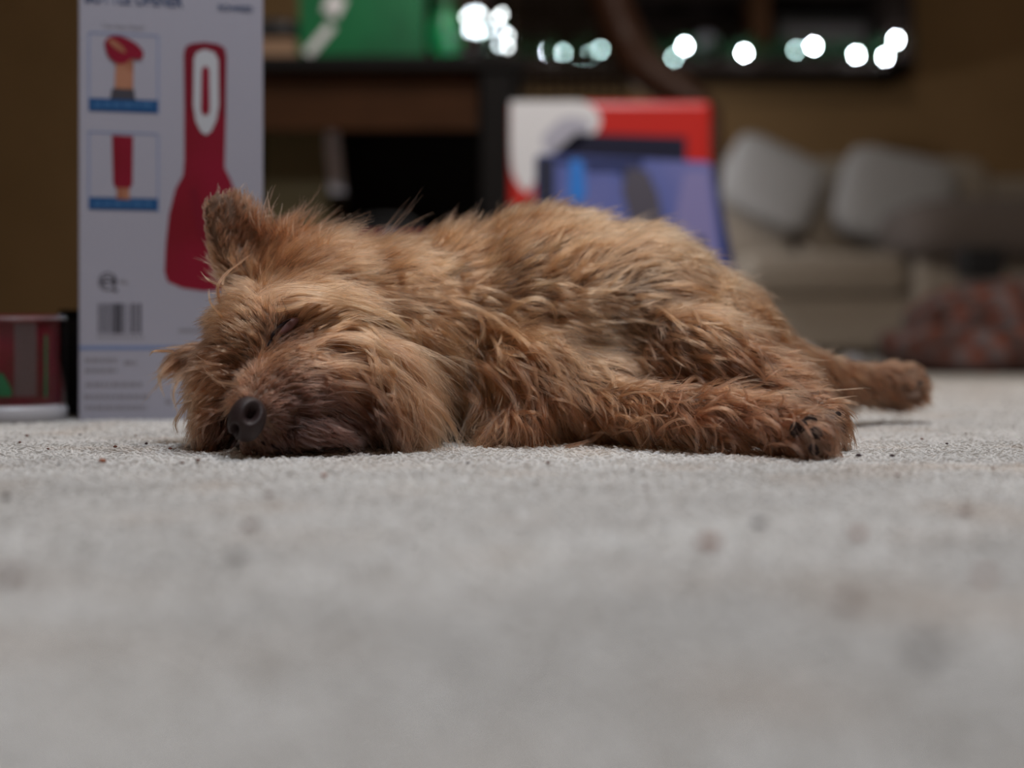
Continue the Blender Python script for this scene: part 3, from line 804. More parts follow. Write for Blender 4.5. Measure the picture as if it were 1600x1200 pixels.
    def on_skin(name, pxs, rads, m, lift=.0006, flat=.6, label=None):
        pts = []
        for px, py in pxs:
            c, nn = surf(px, py); pts.append(c-Vector((0, lift, 0)))
        q = tube(name, pts, [r_*1.0*.43e-3 for r_ in rads], m, root, 10, flat)
        if label: q['label'] = label
        return q
    on_skin('eyelid', [(431, 524), (440, 517), (450, 509), (460, 502), (468, 498)], [2, 7, 9, 6.5, 2], lid, .003, .7, 'pink closed eyelid')
    on_skin('eye_slit', [(425, 529), (430, 520), (438, 511), (448, 503), (456, 499)], [1.5, 3, 3, 2.2, 1], dark, .0042)
    on_skin('tear_corner', [(420, 541), (423, 535), (426, 530)], [1.5, 2.5, 1.5], dark, .003)
    on_skin('lip', [(405, 690), (425, 697), (440, 699), (448, 690), (452, 676), (462, 668), (480, 664), (505, 655), (530, 645)], [2, 3, 4, 4, 3, 2.5, 2.5, 2.5, 1], dark, .001)
    pad = mat('paw_pad', (.030, .018, .016, 1), .85, spec=.15, bump=(500, .4, .001))
    def paws(lst, back):
        for px, py, rx, rz in lst:
            c, nn = surf(px, py)
            if c is None: continue
            kk = c.y/F
            q = superell('paw_pad', (0, 0, 0), (rx*kk, rx*kk*.7, rz*kk), 1, 1, pad, root, 14, 9); q.location = c-nn*.0016
    paws([(1246, 640, 15, 13), (1266, 656, 12, 12), (1275, 678, 12, 14), (1272, 702, 10, 11), (1248, 670, 17, 16)], 0)
    paws([(1310, 648, 6, 8), (1318, 664, 6, 9), (1308, 684, 8, 6)], 0)
    paws([(1437, 600, 7, 7), (1418, 624, 8, 5)], 0)

    # ---- fur: direction field laid out over the figure
    # px, py, dx, dy, lift, length(px), curl, clump
    G = np.array([
        # raised ear
        (335, 330, -.05, -1, .05, 9, 0, .2), (360, 315, .2, -1, .06, 9, 0, .2), (345, 390, -.05, -1, .06, 12, 0, .2), (375, 350, .25, -.8, .06, 10, 0, .3), (400, 345, .55, -.85, .35, 42, .1, .6),
        (355, 430, -.8, .35, .35, 40, .2, .6), (390, 400, .5, -.5, .2, 26, .1, .5), (425, 365, .5, -.9, .45, 70, .1, .75), (470, 375, .55, -.85, .5, 80, .15, .75), (520, 395, .75, -.7, .5, 75, .2, .75), (440, 420, .3, -.9, .35, 55, .1, .6),
        # crown and brow
        (380, 455, -.4, -.5, .35, 50, .2, .6), (350, 480, -.7, -.1, .3, 40, .2, .5), (400, 480, -.3, -.8, .2, 28, .1, .5), (440, 470, .7, -.7, .2, 60, .1, .75), (490, 468, 1, -.35, .2, 85, .1, .8), (540, 480, 1, .05, .25, 95, .1, .85), (590, 500, .9, .5, .3, 95, .15, .9), (630, 530, .6, .9, .3, 90, .2, .9),
        (460, 445, .9, -.3, .25, 70, .1, .7), (530, 445, 1, -.1, .25, 70, .1, .7), (590, 440, .9, .1, .25, 60, .15, .6),
        # round the eye and bridge
        (425, 505, -.6, -.8, .08, 12, 0, .3), (455, 490, .3, -.9, .10, 16, 0, .4), (475, 520, 1, -.35, .10, 26, 0, .5), (440, 545, .6, .2, .08, 10, 0, .3), (405, 540, -.7, -.4, .12, 22, 0, .4), (460, 560, .9, -.2, .15, 36, 0, .6), (430, 570, .5, -.5, .12, 22, 0, .5),
        (520, 540, 1, -.15, .2, 75, .1, .8), (580, 560, .9, .4, .3, 85, .15, .9), (640, 580, .5, 1, .3, 85, .2, .9), (520, 590, 1, .1, .2, 60, .1, .7), (590, 620, .6, .9, .25, 75, .15, .85),
        # muzzle and beard
        (410, 605, .25, -.9, .06, 11, 0, .3), (385, 615, -.4, -.7, .06, 9, 0, .3), (440, 600, .8, -.3, .10, 22, 0, .5), (430, 645, .9, .1, .06, 12, 0, .3), (470, 640, 1, -.05, .1, 28, 0, .5), (520, 640, 1, .25, .15, 45, .1, .6), (415, 685, .2, .8, .05, 9, 0, .3),
        (450, 700, .5, .4, .08, 16, 0, .4), (500, 690, .9, .3, .15, 40, .1, .5), (570, 680, .9, .45, .2, 50, .1, .6), (640, 660, .5, .95, .25, 70, .2, .85), (690, 640, .2, 1, .3, 75, .3, .9), (700, 690, .1, 1, .2, 50, .3, .8),
        # left cheek and lower ear
        (360, 540, -.8, -.2, .2, 34, .1, .5), (330, 590, -.8, .35, .25, 42, .15, .6), (300, 640, -.6, .7, .25, 40, .15, .6), (350, 620, -.8, .5, .2, 34, .1, .5), (340, 690, -.5, .7, .15, 26, .1, .5), (380, 575, -.7, -.3, .15, 28, .1, .5),
        (290, 555, -.95, .25, .2, 34, .15, .7), (320, 545, -.8, -.35, .2, 22, .1, .5), (270, 575, -.6, .9, .25, 45, .2, .75), (300, 580, -.6, .8, .2, 36, .1, .7),
        # neck and chest
        (600, 390, .75, -.6, .4, 36, .2, .4), (640, 400, .7, -.3, .3, 40, .2, .45), (640, 460, .85, .05, .25, 52, .2, .6), (700, 440, .8, .1, .25, 52, .2, .6), (690, 520, .85, .45, .3, 70, .35, .8), (670, 600, .5, .9, .3, 85, .4, .9), (730, 580, .65, .75, .3, 85, .45, .9), (760, 520, .9, .3, .3, 70, .5, .8),
        (740, 650, .25, 1, .25, 80, .5, .85), (790, 590, .75, .7, .35, 85, .6, .9), (800, 660, .3, 1, .3, 70, .6, .8), (850, 620, .4, .9, .3, 65, .6, .8), (850, 690, .7, .6, .2, 55, .6, .8),
        # back and flank
        (700, 370, .1, -.9, .4, 38, .15, .5), (760, 330, .35, -.9, .4, 42, .15, .5), (830, 320, .45, -.8, .38, 42, .15, .5), (910, 325, .8, -.5, .35, 50, .15, .6), (980, 350, .95, -.25, .35, 55, .15, .65), (1040, 380, .95, .0, .3, 50, .2, .6),
        (740, 420, .5, -.3, .25, 45, .2, .5), (800, 400, .6, -.4, .25, 48, .2, .5), (850, 450, .75, -.15, .25, 50, .4, .6), (880, 400, .6, -.75, .25, 48, .2, .55), (930, 420, .45, -.9, .22, 48, .2, .55), (990, 410, .8, -.5, .22, 50, .2, .6), (840, 490, .8, .4, .35, 70, .8, .85), (900, 480, .9, .1, .25, 45, .4, .6),
        # belly
        (950, 500, .75, .25, .2, 34, .2, .4), (930, 560, .75, .45, .2, 40, .3, .5), (960, 600, .7, .5, .22, 45, .4, .6), (900, 600, .5, .8, .25, 50, .5, .7), (920, 670, .7, .6, .2, 45, .5, .7), (1020, 530, .8, .5, .1, 18, .2, .3), (1000, 570, .9, .35, .2, 45, .3, .6),
        # rump and thigh
        (1060, 440, .85, .1, .22, 50, .2, .6), (1100, 400, .95, .1, .3, 42, .2, .6), (1130, 450, .95, .35, .25, 45, .25, .6), (1180, 500, .8, .6, .28, 40, .25, .6), (1080, 500, .8, .55, .2, 45, .25, .6), (1130, 540, .95, .35, .22, 45, .4, .65), (1220, 560, .85, .5, .25, 40, .3, .6), (1270, 580, .9, .4, .25, 34, .2, .5),
        # near hind leg and paws
        (1040, 600, .8, .4, .25, 45, .6, .7), (1100, 600, .9, .2, .25, 48, .7, .75), (1180, 610, .9, .3, .25, 48, .7, .75), (1020, 660, .4, .8, .28, 50, .9, .8), (1090, 650, .6, .75, .28, 52, .9, .8), (1160, 660, .8, .5, .28, 48, .9, .8), (1100, 700, .6, .5, .2, 36, .8, .7), (1210, 690, .8, .55, .22, 32, .6, .7), (1250, 660, .7, .7, .2, 22, .4, .7), (1280, 680, .6, .8, .18, 18, .3, .7), (1240, 710, .6, .8, .15, 20, .3, .7),
        (1300, 640, .9, .4, .2, 24, .3, .6), (1310, 680, .6, .8, .2, 18, .3, .7),
        (1320, 590, .9, .2, .22, 24, .2, .5), (1390, 590, .9, .1, .22, 22, .2, .5), (1430, 600, .95, .3, .25, 20, .2, .7), (1400, 630, .5, .8, .2, 16, .2, .7), (1340, 620, .7, .7, .2, 22, .2, .5)], float)
    for row in G:
        x_, y_ = row[0], row[1]
        if x_ > 560 and y_ < 400: row[4] = min(.7, row[4]*1.45)
        if 560 < x_ < 860 and y_ > 500: row[6] = min(1, row[6]+.25); row[4] += .08
        if x_ > 1200 and y_ > 630: row[5] *= 1.5; row[4] += .08; row[6] += .2
        if 980 < x_ < 1230 and y_ > 590: row[5] *= 1.15; row[4] += .06
    gp, gd = G[:, :2], G[:, 2:4]/np.linalg.norm(G[:, 2:4], axis=1)[:, None]
    def field(q, sig=30.0):
        d2 = ((q[:, None, :]-gp[None])**2).sum(2)
        w = np.exp(-d2/(2*sig*sig))+1e-3/(1+d2/900.0)**2
        w /= w.sum(1)[:, None]
        return w @ gd, w @ G[:, 4:]
    # colour table: px, py, radius, rgb
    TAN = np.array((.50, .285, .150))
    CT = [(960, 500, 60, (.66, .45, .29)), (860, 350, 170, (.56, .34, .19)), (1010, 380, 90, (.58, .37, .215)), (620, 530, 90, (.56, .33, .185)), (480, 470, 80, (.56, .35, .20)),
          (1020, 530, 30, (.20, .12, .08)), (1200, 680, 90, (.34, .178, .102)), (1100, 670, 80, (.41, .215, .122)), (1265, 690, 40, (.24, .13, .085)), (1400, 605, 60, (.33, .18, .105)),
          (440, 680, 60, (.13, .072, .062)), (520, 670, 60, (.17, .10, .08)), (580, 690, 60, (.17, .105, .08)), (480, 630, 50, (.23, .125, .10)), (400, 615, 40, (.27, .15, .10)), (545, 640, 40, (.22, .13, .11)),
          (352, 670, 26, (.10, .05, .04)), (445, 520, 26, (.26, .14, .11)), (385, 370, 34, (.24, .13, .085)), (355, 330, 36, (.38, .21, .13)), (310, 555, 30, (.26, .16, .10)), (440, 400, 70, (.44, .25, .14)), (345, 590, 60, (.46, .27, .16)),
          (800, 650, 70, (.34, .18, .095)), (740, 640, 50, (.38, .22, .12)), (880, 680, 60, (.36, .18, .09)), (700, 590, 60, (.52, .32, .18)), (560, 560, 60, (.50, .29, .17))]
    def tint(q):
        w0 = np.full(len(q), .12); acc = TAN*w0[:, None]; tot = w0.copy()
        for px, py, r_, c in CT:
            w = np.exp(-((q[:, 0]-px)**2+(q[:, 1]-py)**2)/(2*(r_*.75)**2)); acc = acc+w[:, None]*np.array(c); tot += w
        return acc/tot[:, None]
    # sample roots
    body.calc_loop_triangles(); nt_ = len(body.loop_triangles)
    tri = np.empty(nt_*3, int); body.loop_triangles.foreach_get('vertices', tri); tri = tri.reshape(-1, 3)
    body.vertices.foreach_get('normal', (no_ := np.empty(n*3))); no2 = no_.reshape(-1, 3)
    a, b, c = co[tri[:, 0]], co[tri[:, 1]], co[tri[:, 2]]
    ar = np.linalg.norm(np.cross(b-a, c-a), axis=1)/2
    mid = (a+b+c)/3; tn = no2[tri].mean(1)
    q = proj(mid)
    wgt = ar*np.where(tn[:, 1] > .45, .35, 1.0)*np.where(tn[:, 2] < -.75, .15, 1.0)*np.where(mid[:, 2] < .006, .2, 1)
    wgt *= 1+1.2*np.exp(-((q[:, 0]-440)**2+(q[:, 1]-540)**2)/(2*150**2))
    # bare leather where nose, lid and pads sit
    for px, py, rx, ry in ((387, 655, 22, 30),):
        wgt[(((q[:, 0]-px)/rx)**2+((q[:, 1]-py)/ry)**2 < 1) & (tn[:, 1] < .2)] = 0
    eyem = (((q[:, 0]-447)*.83-(q[:, 1]-512)*.55)/24)**2+(((q[:, 0]-447)*.55+(q[:, 1]-512)*.83)/8.5)**2 < 1
    wgt[eyem & (tn[:, 1] < .2)] *= .06
    def sample(N):
        t = RNG.choice(nt_, N, p=wgt/wgt.sum()); r1, r2 = RNG.random(N), RNG.random(N); s = np.sqrt(r1)
        u, v, w = (1-s)[:, None], (s*(1-r2))[:, None], (s*r2)[:, None]
        p = a[t]*u+b[t]*v+c[t]*w; nn = no2[tri[t, 0]]*u+no2[tri[t, 1]]*v+no2[tri[t, 2]]*w
        return p, nn/np.linalg.norm(nn, axis=1)[:, None]
    bvh = bvh0
    K = 11
    def grow(p, nn, jit, lscale):
        N = len(p); q = proj(p); g, pr = field(q)
        lift, L, curl, cl = pr.T
        L = L*.43e-3*lscale*np.where(q[:, 0] > 560, 1.38, 1.12)
        lift = np.clip(lift*RNG.uniform(.7, 1.3, N), .03, .9)
        back = nn[:, 1] > .3
        def dir3(g, nn):
            v = np.stack([g[:, 0], np.zeros(N), -g[:, 1]], 1)+RNG.normal(0, jit, (N, 3))*.5
            t = v-(v*nn).sum(1)[:, None]*nn*.92
            return t/(np.linalg.norm(t, axis=1)[:, None]+1e-6)
        d = dir3(g, nn); d = d*(1-lift[:, None])+nn*lift[:, None]; d /= np.linalg.norm(d, axis=1)[:, None]
        out = np.zeros((N, K, 3)); out[:, 0] = p; cur = p.copy(); step = (L/(K-1))[:, None]
        ph = RNG.uniform(0, 6.28, N); bend = RNG.normal(0, .05, (N, 3))
        for k in range(1, K):
            cur = cur+d*step
            for i in range(N):
                loc, nr, _, _ = bvh.find_nearest(cur[i], .05)
                if loc is None: continue
                hgt = .0008+.0022*min(1, k/4)
                sd = (cur[i, 0]-loc.x)*nr.x+(cur[i, 1]-loc.y)*nr.y+(cur[i, 2]-loc.z)*nr.z
                if sd < hgt: cur[i] += np.array(nr)*(hgt-sd)
                nn[i] = nr
            cur[:, 2] = np.maximum(cur[:, 2], .004)
            out[:, k] = cur
            g2, _ = field(proj(cur))
            want = np.stack([g2[:, 0], np.zeros(N), -g2[:, 1]], 1)+np.array([0, -.04, -.25*k/K])
            want -= (want*nn).sum(1)[:, None]*nn*.75
            want /= np.linalg.norm(want, axis=1)[:, None]+1e-6
            d = d*.74+want*.26+bend*np.minimum(1, curl*1.5)[:, None]*1.6; d /= np.linalg.norm(d, axis=1)[:, None]
        # curl
        t = np.linspace(0, 1, K); amp = (curl*L*.16)[:, None]*t[None]**1.1
        wv = 2*math.pi*(.55+.5*RNG.random(N))[:, None]*t[None]+ph[:, None]
        ax = np.cross(d, nn); ax /= np.linalg.norm(ax, axis=1)[:, None]+1e-6
        out += ax[:, None, :]*(amp*(np.sin(wv)-np.sin(ph)[:, None]))[:, :, None]+nn[:, None, :]*(amp*.6*(np.cos(wv)-np.cos(ph)[:, None]))[:, :, None]
        return out, curl, cl, L
    NG = 5200
    gp_, gn_ = sample(NG)
    guides, gcurl, gcl, gL = grow(gp_, gn_.copy(), .30, RNG.uniform(.7, 1.25, NG))
    goff = guides-guides[:, :1]
    kd = KDTree(NG)
    for i in range(NG): kd.insert(gp_[i], i)
    kd.balance()
    NS, MH = 30000, 5; NC = NS*MH
    p, nn = sample(NS)
    idx = np.zeros((NS, 3), int); dist = np.zeros((NS, 3))
    for i in range(NS):
        for j, (_, ii, dd_) in enumerate(kd.find_n(p[i], 3)): idx[i, j] = ii; dist[i, j] = dd_
    w = 1/(dist+.0008)**1.5; w /= w.sum(1)[:, None]
    off = (goff[idx]*w[:, :, None, None]).sum(1)
    t = np.linspace(0, 1, K)
    ls = RNG.uniform(.55, 1.15, NS); stray = RNG.random(NS) < .07
    ls[stray] *= RNG.uniform(.9, 1.3, stray.sum())
    off *= ls[:, None, None]
    g0 = idx[:, 0]
    clump = np.clip(gcl[g0]*RNG.normal(.92, .22, NS), 0, .95); clump[stray] *= .15
    base = p[:, None, :]+off
    cw = (clump[:, None]*(t[None]**.9))[:, :, None]     # locks draw together towards the tip
    pos = base*(1-cw)+(guides[g0][:, :1]+off*.5+goff[g0]*(ls*.5)[:, None, None])*cw
    Lc = gL[g0]*ls
    fr = RNG.normal(0, 1, (NS, 3))*(Lc*np.where(stray, .22, .10))[:, None]; fr2 = RNG.normal(0, 1, (NS, 3))*(Lc*.05)[:, None]
    pos += fr[:, None, :]*(t[None, :, None]**1.6)+fr2[:, None, :]*np.sin(t*5.5)[None, :, None]*t[None, :, None]
    qq = proj(p)
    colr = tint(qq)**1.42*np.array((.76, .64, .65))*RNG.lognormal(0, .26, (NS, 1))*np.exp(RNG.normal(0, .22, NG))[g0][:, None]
    light = RNG.random(NS) < .12; colr[light] = colr[light]*1.4+.02
    # each little lock is five hairs
    pos = np.repeat(pos, MH, 0); Lh = np.repeat(Lc, MH); nh = np.repeat(nn, MH, 0)
    jit = RNG.normal(0, .0009, (NC, 3)); jit -= (jit*nh).sum(1)[:, None]*nh
    f3 = RNG.normal(0, 1, (NC, 3))*(Lh*.035)[:, None]
    lk = pos[:, :1]
    pos = lk+(pos-lk)*RNG.uniform(.75, 1.08, NC)[:, None, None]
    pos = pos+jit[:, None, :]*(1-.75*t)[None, :, None]+f3[:, None, :]*(t**2)[None, :, None]
    pos[:, :, 2] = np.maximum(pos[:, :, 2], .003)
    colr = np.repeat(colr, MH, 0)*RNG.lognormal(0, .12, (NC, 1))*RNG.normal(1, .02, (NC, 3))
    rad = np.ones((NC, K))*(.000125*RNG.uniform(.75, 1.35, NC))[:, None]*(1-.75*t[None]**1.6)
    hm = bpy.data.materials.new('dog_hair'); hm.use_nodes = True; nt = hm.node_tree
    for nd_ in list(nt.nodes): nt.nodes.remove(nd_)
    out = nt.nodes.new('ShaderNodeOutputMaterial'); hb = nt.nodes.new('ShaderNodeBsdfHairPrincipled'); at = nt.nodes.new('ShaderNodeAttribute'); at.attribute_name = 'tint'
    hb.parametrization = 'COLOR'; hb.inputs['Roughness'].default_value = .38; hb.inputs['Radial Roughness'].default_value = .45
    hb.inputs['Random Roughness'].default_value = .2
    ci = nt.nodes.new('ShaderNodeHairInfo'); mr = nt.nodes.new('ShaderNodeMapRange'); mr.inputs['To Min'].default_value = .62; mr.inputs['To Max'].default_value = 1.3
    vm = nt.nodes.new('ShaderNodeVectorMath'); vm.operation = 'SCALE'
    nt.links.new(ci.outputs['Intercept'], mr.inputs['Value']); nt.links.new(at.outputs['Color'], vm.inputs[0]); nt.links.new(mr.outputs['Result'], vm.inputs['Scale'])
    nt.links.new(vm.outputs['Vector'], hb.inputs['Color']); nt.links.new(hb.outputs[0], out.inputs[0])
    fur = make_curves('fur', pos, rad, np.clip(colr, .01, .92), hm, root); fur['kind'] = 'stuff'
    # long single locks that read one by one
    LK = [
        ([(388, 478), (440, 457), (520, 458), (590, 484), (632, 525), (640, 572)], 9, 1.25), ([(430, 474), (510, 474), (580, 500), (620, 540), (626, 590)], 8, 1.15), ([(400, 462), (470, 446), (560, 452), (622, 480)], 8, 1.2),
        ([(470, 548), (530, 530), (595, 545), (645, 588), (662, 640)], 9, 1.1), ([(500, 575), (560, 568), (620, 600), (648, 660)], 8, 1.0), ([(520, 600), (580, 605), (622, 640), (640, 690)], 8, .9),
        ([(628, 545), (672, 575), (695, 622), (690, 672)], 9, 1.2), ([(640, 590), (685, 630), (712, 672), (722, 704)], 8, 1.05), ([(650, 515), (682, 530), (702, 560), (704, 590)], 8, 1.2), ([(655, 548), (690, 575), (715, 615), (722, 650)], 8, 1.0),
        ([(785, 505), (806, 478), (840, 467), (866, 484), (866, 512)], 9, 1.1), ([(800, 548), (838, 540), (866, 566), (872, 602), (858, 636)], 9, 1.25), ([(845, 620), (850, 655), (866, 690), (905, 704)], 8, 1.1), ([(778, 560), (812, 578), (828, 612), (812, 652)], 9, 1.0),
        ([(720, 560), (765, 580), (802, 622), (808, 660)], 9, 1.05), ([(700, 600), (742, 625), (762, 665), (752, 700)], 8, .9), ([(740, 510), (785, 512), (822, 535), (840, 570)], 8, 1.05), ([(690, 470), (740, 480), (790, 510), (815, 545)], 8, 1.05),
        ([(345, 478), (350, 442), (385, 410), (398, 398)], 3, 1.25), ([(350, 470), (358, 436), (392, 416)], 3, 1.15), ([(360, 452), (335, 440), (318, 424)], 2, 1.1), ([(352, 500), (338, 475), (332, 450)], 3, 1.1),
        ([(1060, 612), (1082, 588), (1100, 602), (1112, 630)], 5, 1.5), ([(1085, 655), (1110, 636), (1140, 642), (1160, 672)], 6, 1.3), ([(1020, 700), (1030, 668), (1062, 652), (1090, 668)], 6, 1.2), ([(1090, 715), (1102, 692), (1135, 686), (1165, 700)], 6, 1.3), ([(885, 700), (930, 682), (960, 648)], 6, 1.2), ([(960, 690), (985, 660), (1020, 645)], 6, 1.2),
        ([(1060, 640), (1075, 655), (1095, 690), (1090, 712)], 6, 1.1), ([(1130, 610), (1160, 612), (1190, 630), (1200, 660)], 7, 1.1), ([(1180, 590), (1225, 596), (1262, 620), (1280, 655)], 7, 1.0), ([(1010, 600), (1050, 605), (1075, 630)], 6, 1.2), ([(1150, 660), (1185, 650), (1215, 668), (1228, 700)], 6, 1.05),
        ([(1215, 665), (1240, 655), (1262, 680), (1268, 712)], 5, .9), ([(1200, 700), (1225, 690), (1245, 705), (1250, 726)], 6, 1.0), ([(1228, 632), (1252, 628), (1280, 648)], 6, .95), ([(1290, 630), (1318, 628), (1340, 634)], 4, 1.2),
        ([(1030, 450), (1080, 445), (1130, 470), (1160, 510)], 9, 1.0), ([(1050, 500), (1100, 490), (1150, 515), (1180, 552)], 9, 1.0), ([(900, 440), (918, 400), (950, 378)], 9, 1.05), ([(850, 430), (880, 395), (925, 372)], 9, 1.05), ([(1020, 590), (1005, 545), (1035, 560)], 5, .7),
        ([(275, 560), (258, 585), (262, 620)], 5, 1.0), ([(292, 575), (280, 610), (284, 645)], 5, 1.05), ([(300, 620), (284, 655), (285, 680)], 5, 1.0), ([(270, 548), (250, 548), (240, 556)], 4, .9), ([(340, 640), (310, 668), (300, 692)], 5, .95), ([(390, 600), (350, 596), (322, 570)], 5, 1.2), ([(385, 625), (345, 640), (318, 640)], 5, 1.05),
    ]
    LK = [(a_, b_, c_, 6) for a_, b_, c_ in LK]
    U = RNG.uniform
    def arc(x, y, ang, turn, length, n=4):
        out_ = [(x, y)]
        for i in range(n):
            ang += turn/n; x += math.cos(ang)*length/n; y += math.sin(ang)*length/n; out_.append((x, y))
        return out_
    R_ = math.radians
    for i in range(75):     # spiky fringe behind the raised ear
        x = U(402, 575); f_ = (x-402)/173
        LK.append((arc(x, 362+f_*32+U(-8, 14), R_(-108+f_*62+U(-14, 14)), R_(U(-10, 32)), U(34, 74)*(1-.35*f_)), 1.6, U(.7, 1.35), 4))
    sx_ = [690, 740, 830, 930, 1000, 1080, 1120, 1190, 1260]; sy_ = [374, 350, 336, 346, 368, 402, 432, 496, 548]
    for i in range(150):    # loose tips along the back
        x = U(640, 1240); y = np.interp(x, sx_, sy_)+U(-4, 22)
        LK.append((arc(x, y, R_(np.interp(x, [640, 760, 900, 1000, 1240], [-70, -72, -48, -28, 15])+U(-20, 20)), R_(U(-5, 30)), U(22, 46)), 3.2, U(.75, 1.3), 3))
    for i in range(150):     # cheek and beard locks falling to the side
        x, y = U(560, 690), U(500, 660)
        LK.append((arc(x, y, R_(U(-10, 50)), R_(U(35, 85)), U(55, 105)), 5, U(.45, 1.75)*(1 if y < 610 else .8), 4))
    for i in range(60):     # chest curls
        x, y = U(690, 870), U(480, 670)
        LK.append((arc(x, y, R_(U(-40, 40)), R_(U(60, 150)), U(50, 95)), 4, U(.55, 1.4), 4))
    for i in range(110):    # curls on the folded hind leg
        x, y = U(900, 1230), U(595, 712)
        LK.append((arc(x, y, R_(U(-80, 60)), R_(U(40, 130)*RNG.choice((1, 1, -1))), U(30, 62)), 3, U(.6, 1.5), 4))
    for i in range(110):    # flank and thigh
        x = U(600, 1190); y = U(max(385, np.interp(x, sx_, sy_)+40), 560)
        g_, _ = field(np.array([[x, y]], float)); an_ = math.atan2(g_[0, 1], g_[0, 0])
        LK.append((arc(x, y, an_+R_(U(-25, 25)), R_(U(-30, 45)), U(45, 90)), 4.5, U(.65, 1.35), 4))
    for i in range(70):     # brow and bridge
        x, y = U(400, 600), U(445, 600)
        if abs(x-447) < 40 and abs(y-512) < 28 or x < 450 and y > 560 or i % 2: continue
        g_, pr_ = field(np.array([[x, y]], float)); an_ = math.atan2(g_[0, 1], g_[0, 0])
        LK.append((arc(x, y, an_+R_(U(-15, 15)), R_(U(-10, 35)), pr_[0, 1]*U(.8, 1.3)), 3, U(.65, 1.35), 4))
    for i in range(50):     # left cheek
        x, y = U(290, 375), U(540, 680)
        g_, pr_ = field(np.array([[x, y]], float)); an_ = math.atan2(g_[0, 1], g_[0, 0])
        LK.append((arc(x, y, an_+R_(U(-25, 25)), R_(U(-35, 15)), U(28, 60)), 2.5, U(.65, 1.35), 4))
    A_ = np.array([(395, 470), (440, 455), (520, 457), (590, 482), (630, 522), (642, 574)], float); B_ = np.array([(475, 556), (515, 534), (560, 530), (605, 550), (648, 590), (664, 645)], float)
    for i in range(34):     # the long smooth brow hair sweeping over the cheek
        f_ = i/33; m_ = A_*(1-f_)+B_*f_+RNG.normal(0, 4, (6, 2)); m_[:, 0] += np.linspace(1, 0, 6)*95*math.exp(-((f_-.5)/.28)**2)
        LK.append(([tuple(q_) for q_ in m_], 5.5, U(1.3, 2.0)*(1-.2*f_), 7))
    A_ = np.array([(660, 498), (700, 522), (722, 560), (732, 605)], float); B_ = np.array([(632, 575), (676, 602), (700, 645), (696, 690)], float)
    for i in range(22):     # pale locks hanging at the side of the cheek
        f_ = i/21; m_ = A_*(1-f_)+B_*f_+RNG.normal(0, 4, (4, 2))
        LK.append(([tuple(q_) for q_ in m_], 4.5, U(1.1, 1.75), 6))
    HP, HC, HR = [], [], []
    for pts_, w_, br, dens_ in LK:
        P3 = []; last = None; hit_ = surf(*pts_[0])[0]
        if hit_ is None and dens_ != 6: continue
        for (px, py) in pts_:
            c_, _ = surf(px, py)
            dd_ = c_.y if c_ is not None and (last is None or abs(c_.y-last) < .06) else last
            if dd_ is None: dd_ = 1.0
            last = dd_; P3.append(W(px, py, dd_))
        nn_ = len(P3)
        P3 = [q_-Vector((0, (.008 if pts_[0][0] < 760 else .005)+.009*math.sin(math.pi*min(1, (i+.3)/(nn_-.4))), 0)) if i else q_ for i, q_ in enumerate(P3)]
        sp_ = spline(P3, 10); c_ = np.array([sp_[min(len(sp_)-1, round(tt*(len(sp_)-1)))] for tt in t])
        nh_ = max(6, int(w_*dens_))
        o_ = RNG.normal(0, 1, (nh_, 3))*w_*.43e-3*.55
        lens = RNG.uniform(.6, 1.0, nh_)
        row = np.zeros((nh_, K, 3))
        for k in range(K):
            s_ = lens*t[k]*(K-1); i0 = np.minimum(s_.astype(int), K-2); f_ = (s_-i0)[:, None]
            row[:, k] = c_[i0]*(1-f_)+c_[i0+1]*f_+o_*(1-.6*t[k])+RNG.normal(0, 1, (nh_, 3))*.0002*t[k]
        row[:, :, 2] = np.maximum(row[:, :, 2], .003)
        HP.append(row); base_c = tint(np.array([pts_[len(pts_)//2]], float))**1.42*np.array((.84, .72, .72))*br
        HC.append(base_c*RNG.lognormal(0, .18, (nh_, 1))+.01*br); HR.append(np.ones((nh_, K))*(.00012*RNG.uniform(.75, 1.3, nh_))[:, None]*(1-.75*t[None]**1.6))
    pos = np.concatenate([pos]+HP); colr = np.concatenate([colr]+HC); rad = np.concatenate([rad]+HR)
    bpy.data.objects.remove(fur)
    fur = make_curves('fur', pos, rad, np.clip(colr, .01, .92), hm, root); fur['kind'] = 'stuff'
    # a few dark whiskers and lashes
    wp = []
    for (px, py), (ex, ey), sag in (((500, 640), (560, 560), 10), ((480, 650), (545, 590), 8), ((455, 660), (520, 610), 6), ((440, 500), (425, 470), 2), ((452, 494), (446, 466), 2)):
        s_, _ = surf(px, py); e_, _ = surf(ex, ey)
        e_ = e_-Vector((0, .02, 0)); row = []
        for tt in t: row.append(np.array(s_.lerp(e_, tt))+np.array([0, -.012*math.sin(math.pi*tt), .004*math.sin(math.pi*tt)]))
        wp.append(row)
    wk = make_curves('whiskers', np.array(wp), np.ones((len(wp), K))*.00012*(1-.7*t[None]), np.ones((len(wp), 3))*.02, hm, root); wk['kind'] = 'stuff'
dog()


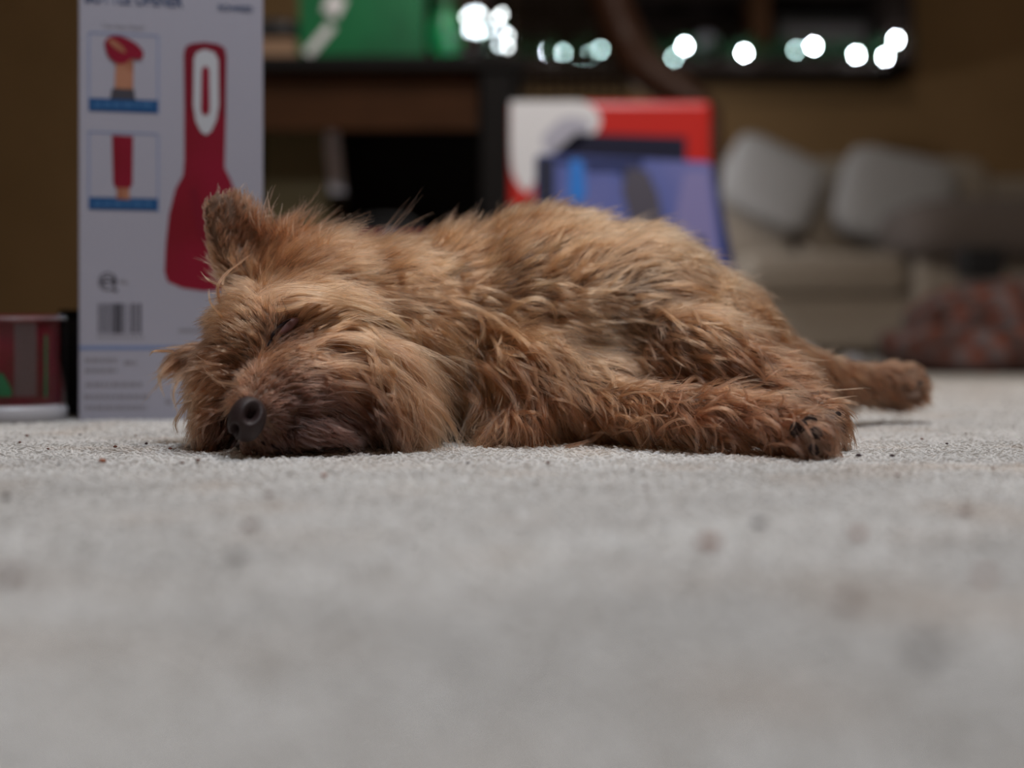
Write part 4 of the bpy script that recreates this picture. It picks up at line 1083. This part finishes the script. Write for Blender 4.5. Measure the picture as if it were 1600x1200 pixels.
# ------------------------------------------------------------------ crumbs on the carpet
def crumb(px, py, size, m, label, group=None, flatness=.55):
    d = (H-PILE*1.2)*F/(py-YH); size *= 1.25
    bm = bmesh.new(); bmesh.ops.create_icosphere(bm, subdivisions=1, radius=size/2)
    for v in bm.verts: v.co = Vector((v.co.x*random.uniform(.7, 1.35), v.co.y*random.uniform(.7, 1.2), v.co.z*flatness*random.uniform(.8, 1.2)))
    o = frombm('crumb', bm, m, None, True); o.location = (X(px, d), d, PILE*1.08+size*.18); o.rotation_euler = (0, 0, random.uniform(0, 6))
    tag(o, label, 'crumb', group)
crumb(1450, 1018, .0062, 'crumb_dark', 'largest dark crumb on the carpet, blurred near the lower right corner')
crumb(1325, 942, .0050, 'crumb', 'reddish crumb on the near carpet, left of the largest dark crumb')
crumb(1186, 817, .0045, 'crumb_dark', 'dark brown crumb on the carpet in front of the curled paw')
crumb(1108, 848, .0060, 'crumb_orange', 'flat rusty crumb on the carpet, just left of the dark brown crumb')
crumb(369, 868, .0045, 'crumb_dark', 'dark purplish crumb on the near carpet below the dog nose')
crumb(390, 820, .0045, 'crumb', 'pinkish brown crumb on the carpet above the purplish crumb')
crumb(20, 900, .0052, 'crumb', 'reddish crumb at the left edge of the near carpet')
crumb(10, 776, .0036, 'crumb_dark', 'dark crumb on the carpet at the left frame edge before the red tub')
crumb(160, 720, .0038, 'crumb_orange', 'orange crumb on the carpet in front of the white box')
crumb(1340, 835, .0046, 'crumb_orange', 'pale orange crumb on the carpet right of the dark brown crumb')
crumb(420, 772, .0032, 'crumb', 'small red crumb on the carpet under the dog chin')
crumb(506, 742, .0030, 'crumb_orange', 'small orange crumb on the carpet near the dog chin')
crumb(731, 722, .0022, 'crumb_dark', 'tiny dark red crumb on the carpet below the dog chest')
crumb(1342, 711, .0036, 'crumb_dark', 'dark red crumb just right of the curled paw')
crumb(1394, 711, .0030, 'crumb_dark', 'second dark red crumb to the right of the curled paw')
crumb(1402, 741, .0026, 'crumb', 'brown crumb in front of the dark red crumbs by the paw')
crumb(1508, 800, .0040, 'crumb', 'faint brown crumb on the carpet at the right')
crumb(1540, 900, .0044, 'crumb_orange', 'faint orange crumb at the right edge of the near carpet')
pts = [(40, 680), (126, 678), (75, 700), (212, 679), (230, 692), (286, 722), (308, 718), (90, 725), (180, 697), (1510, 677), (1480, 692), (1550, 730), (1440, 685),
       (835, 752), (1010, 760), (855, 722), (990, 733), (265, 700), (30, 690)]
for i, (px, py) in enumerate(pts):
    crumb(px+random.uniform(-2, 2), py, random.uniform(.0016, .0026), ['crumb', 'crumb_dark', 'crumb'][i % 3], 'tiny brown crumb scattered on the cream carpet', 'tiny crumbs on the carpet')
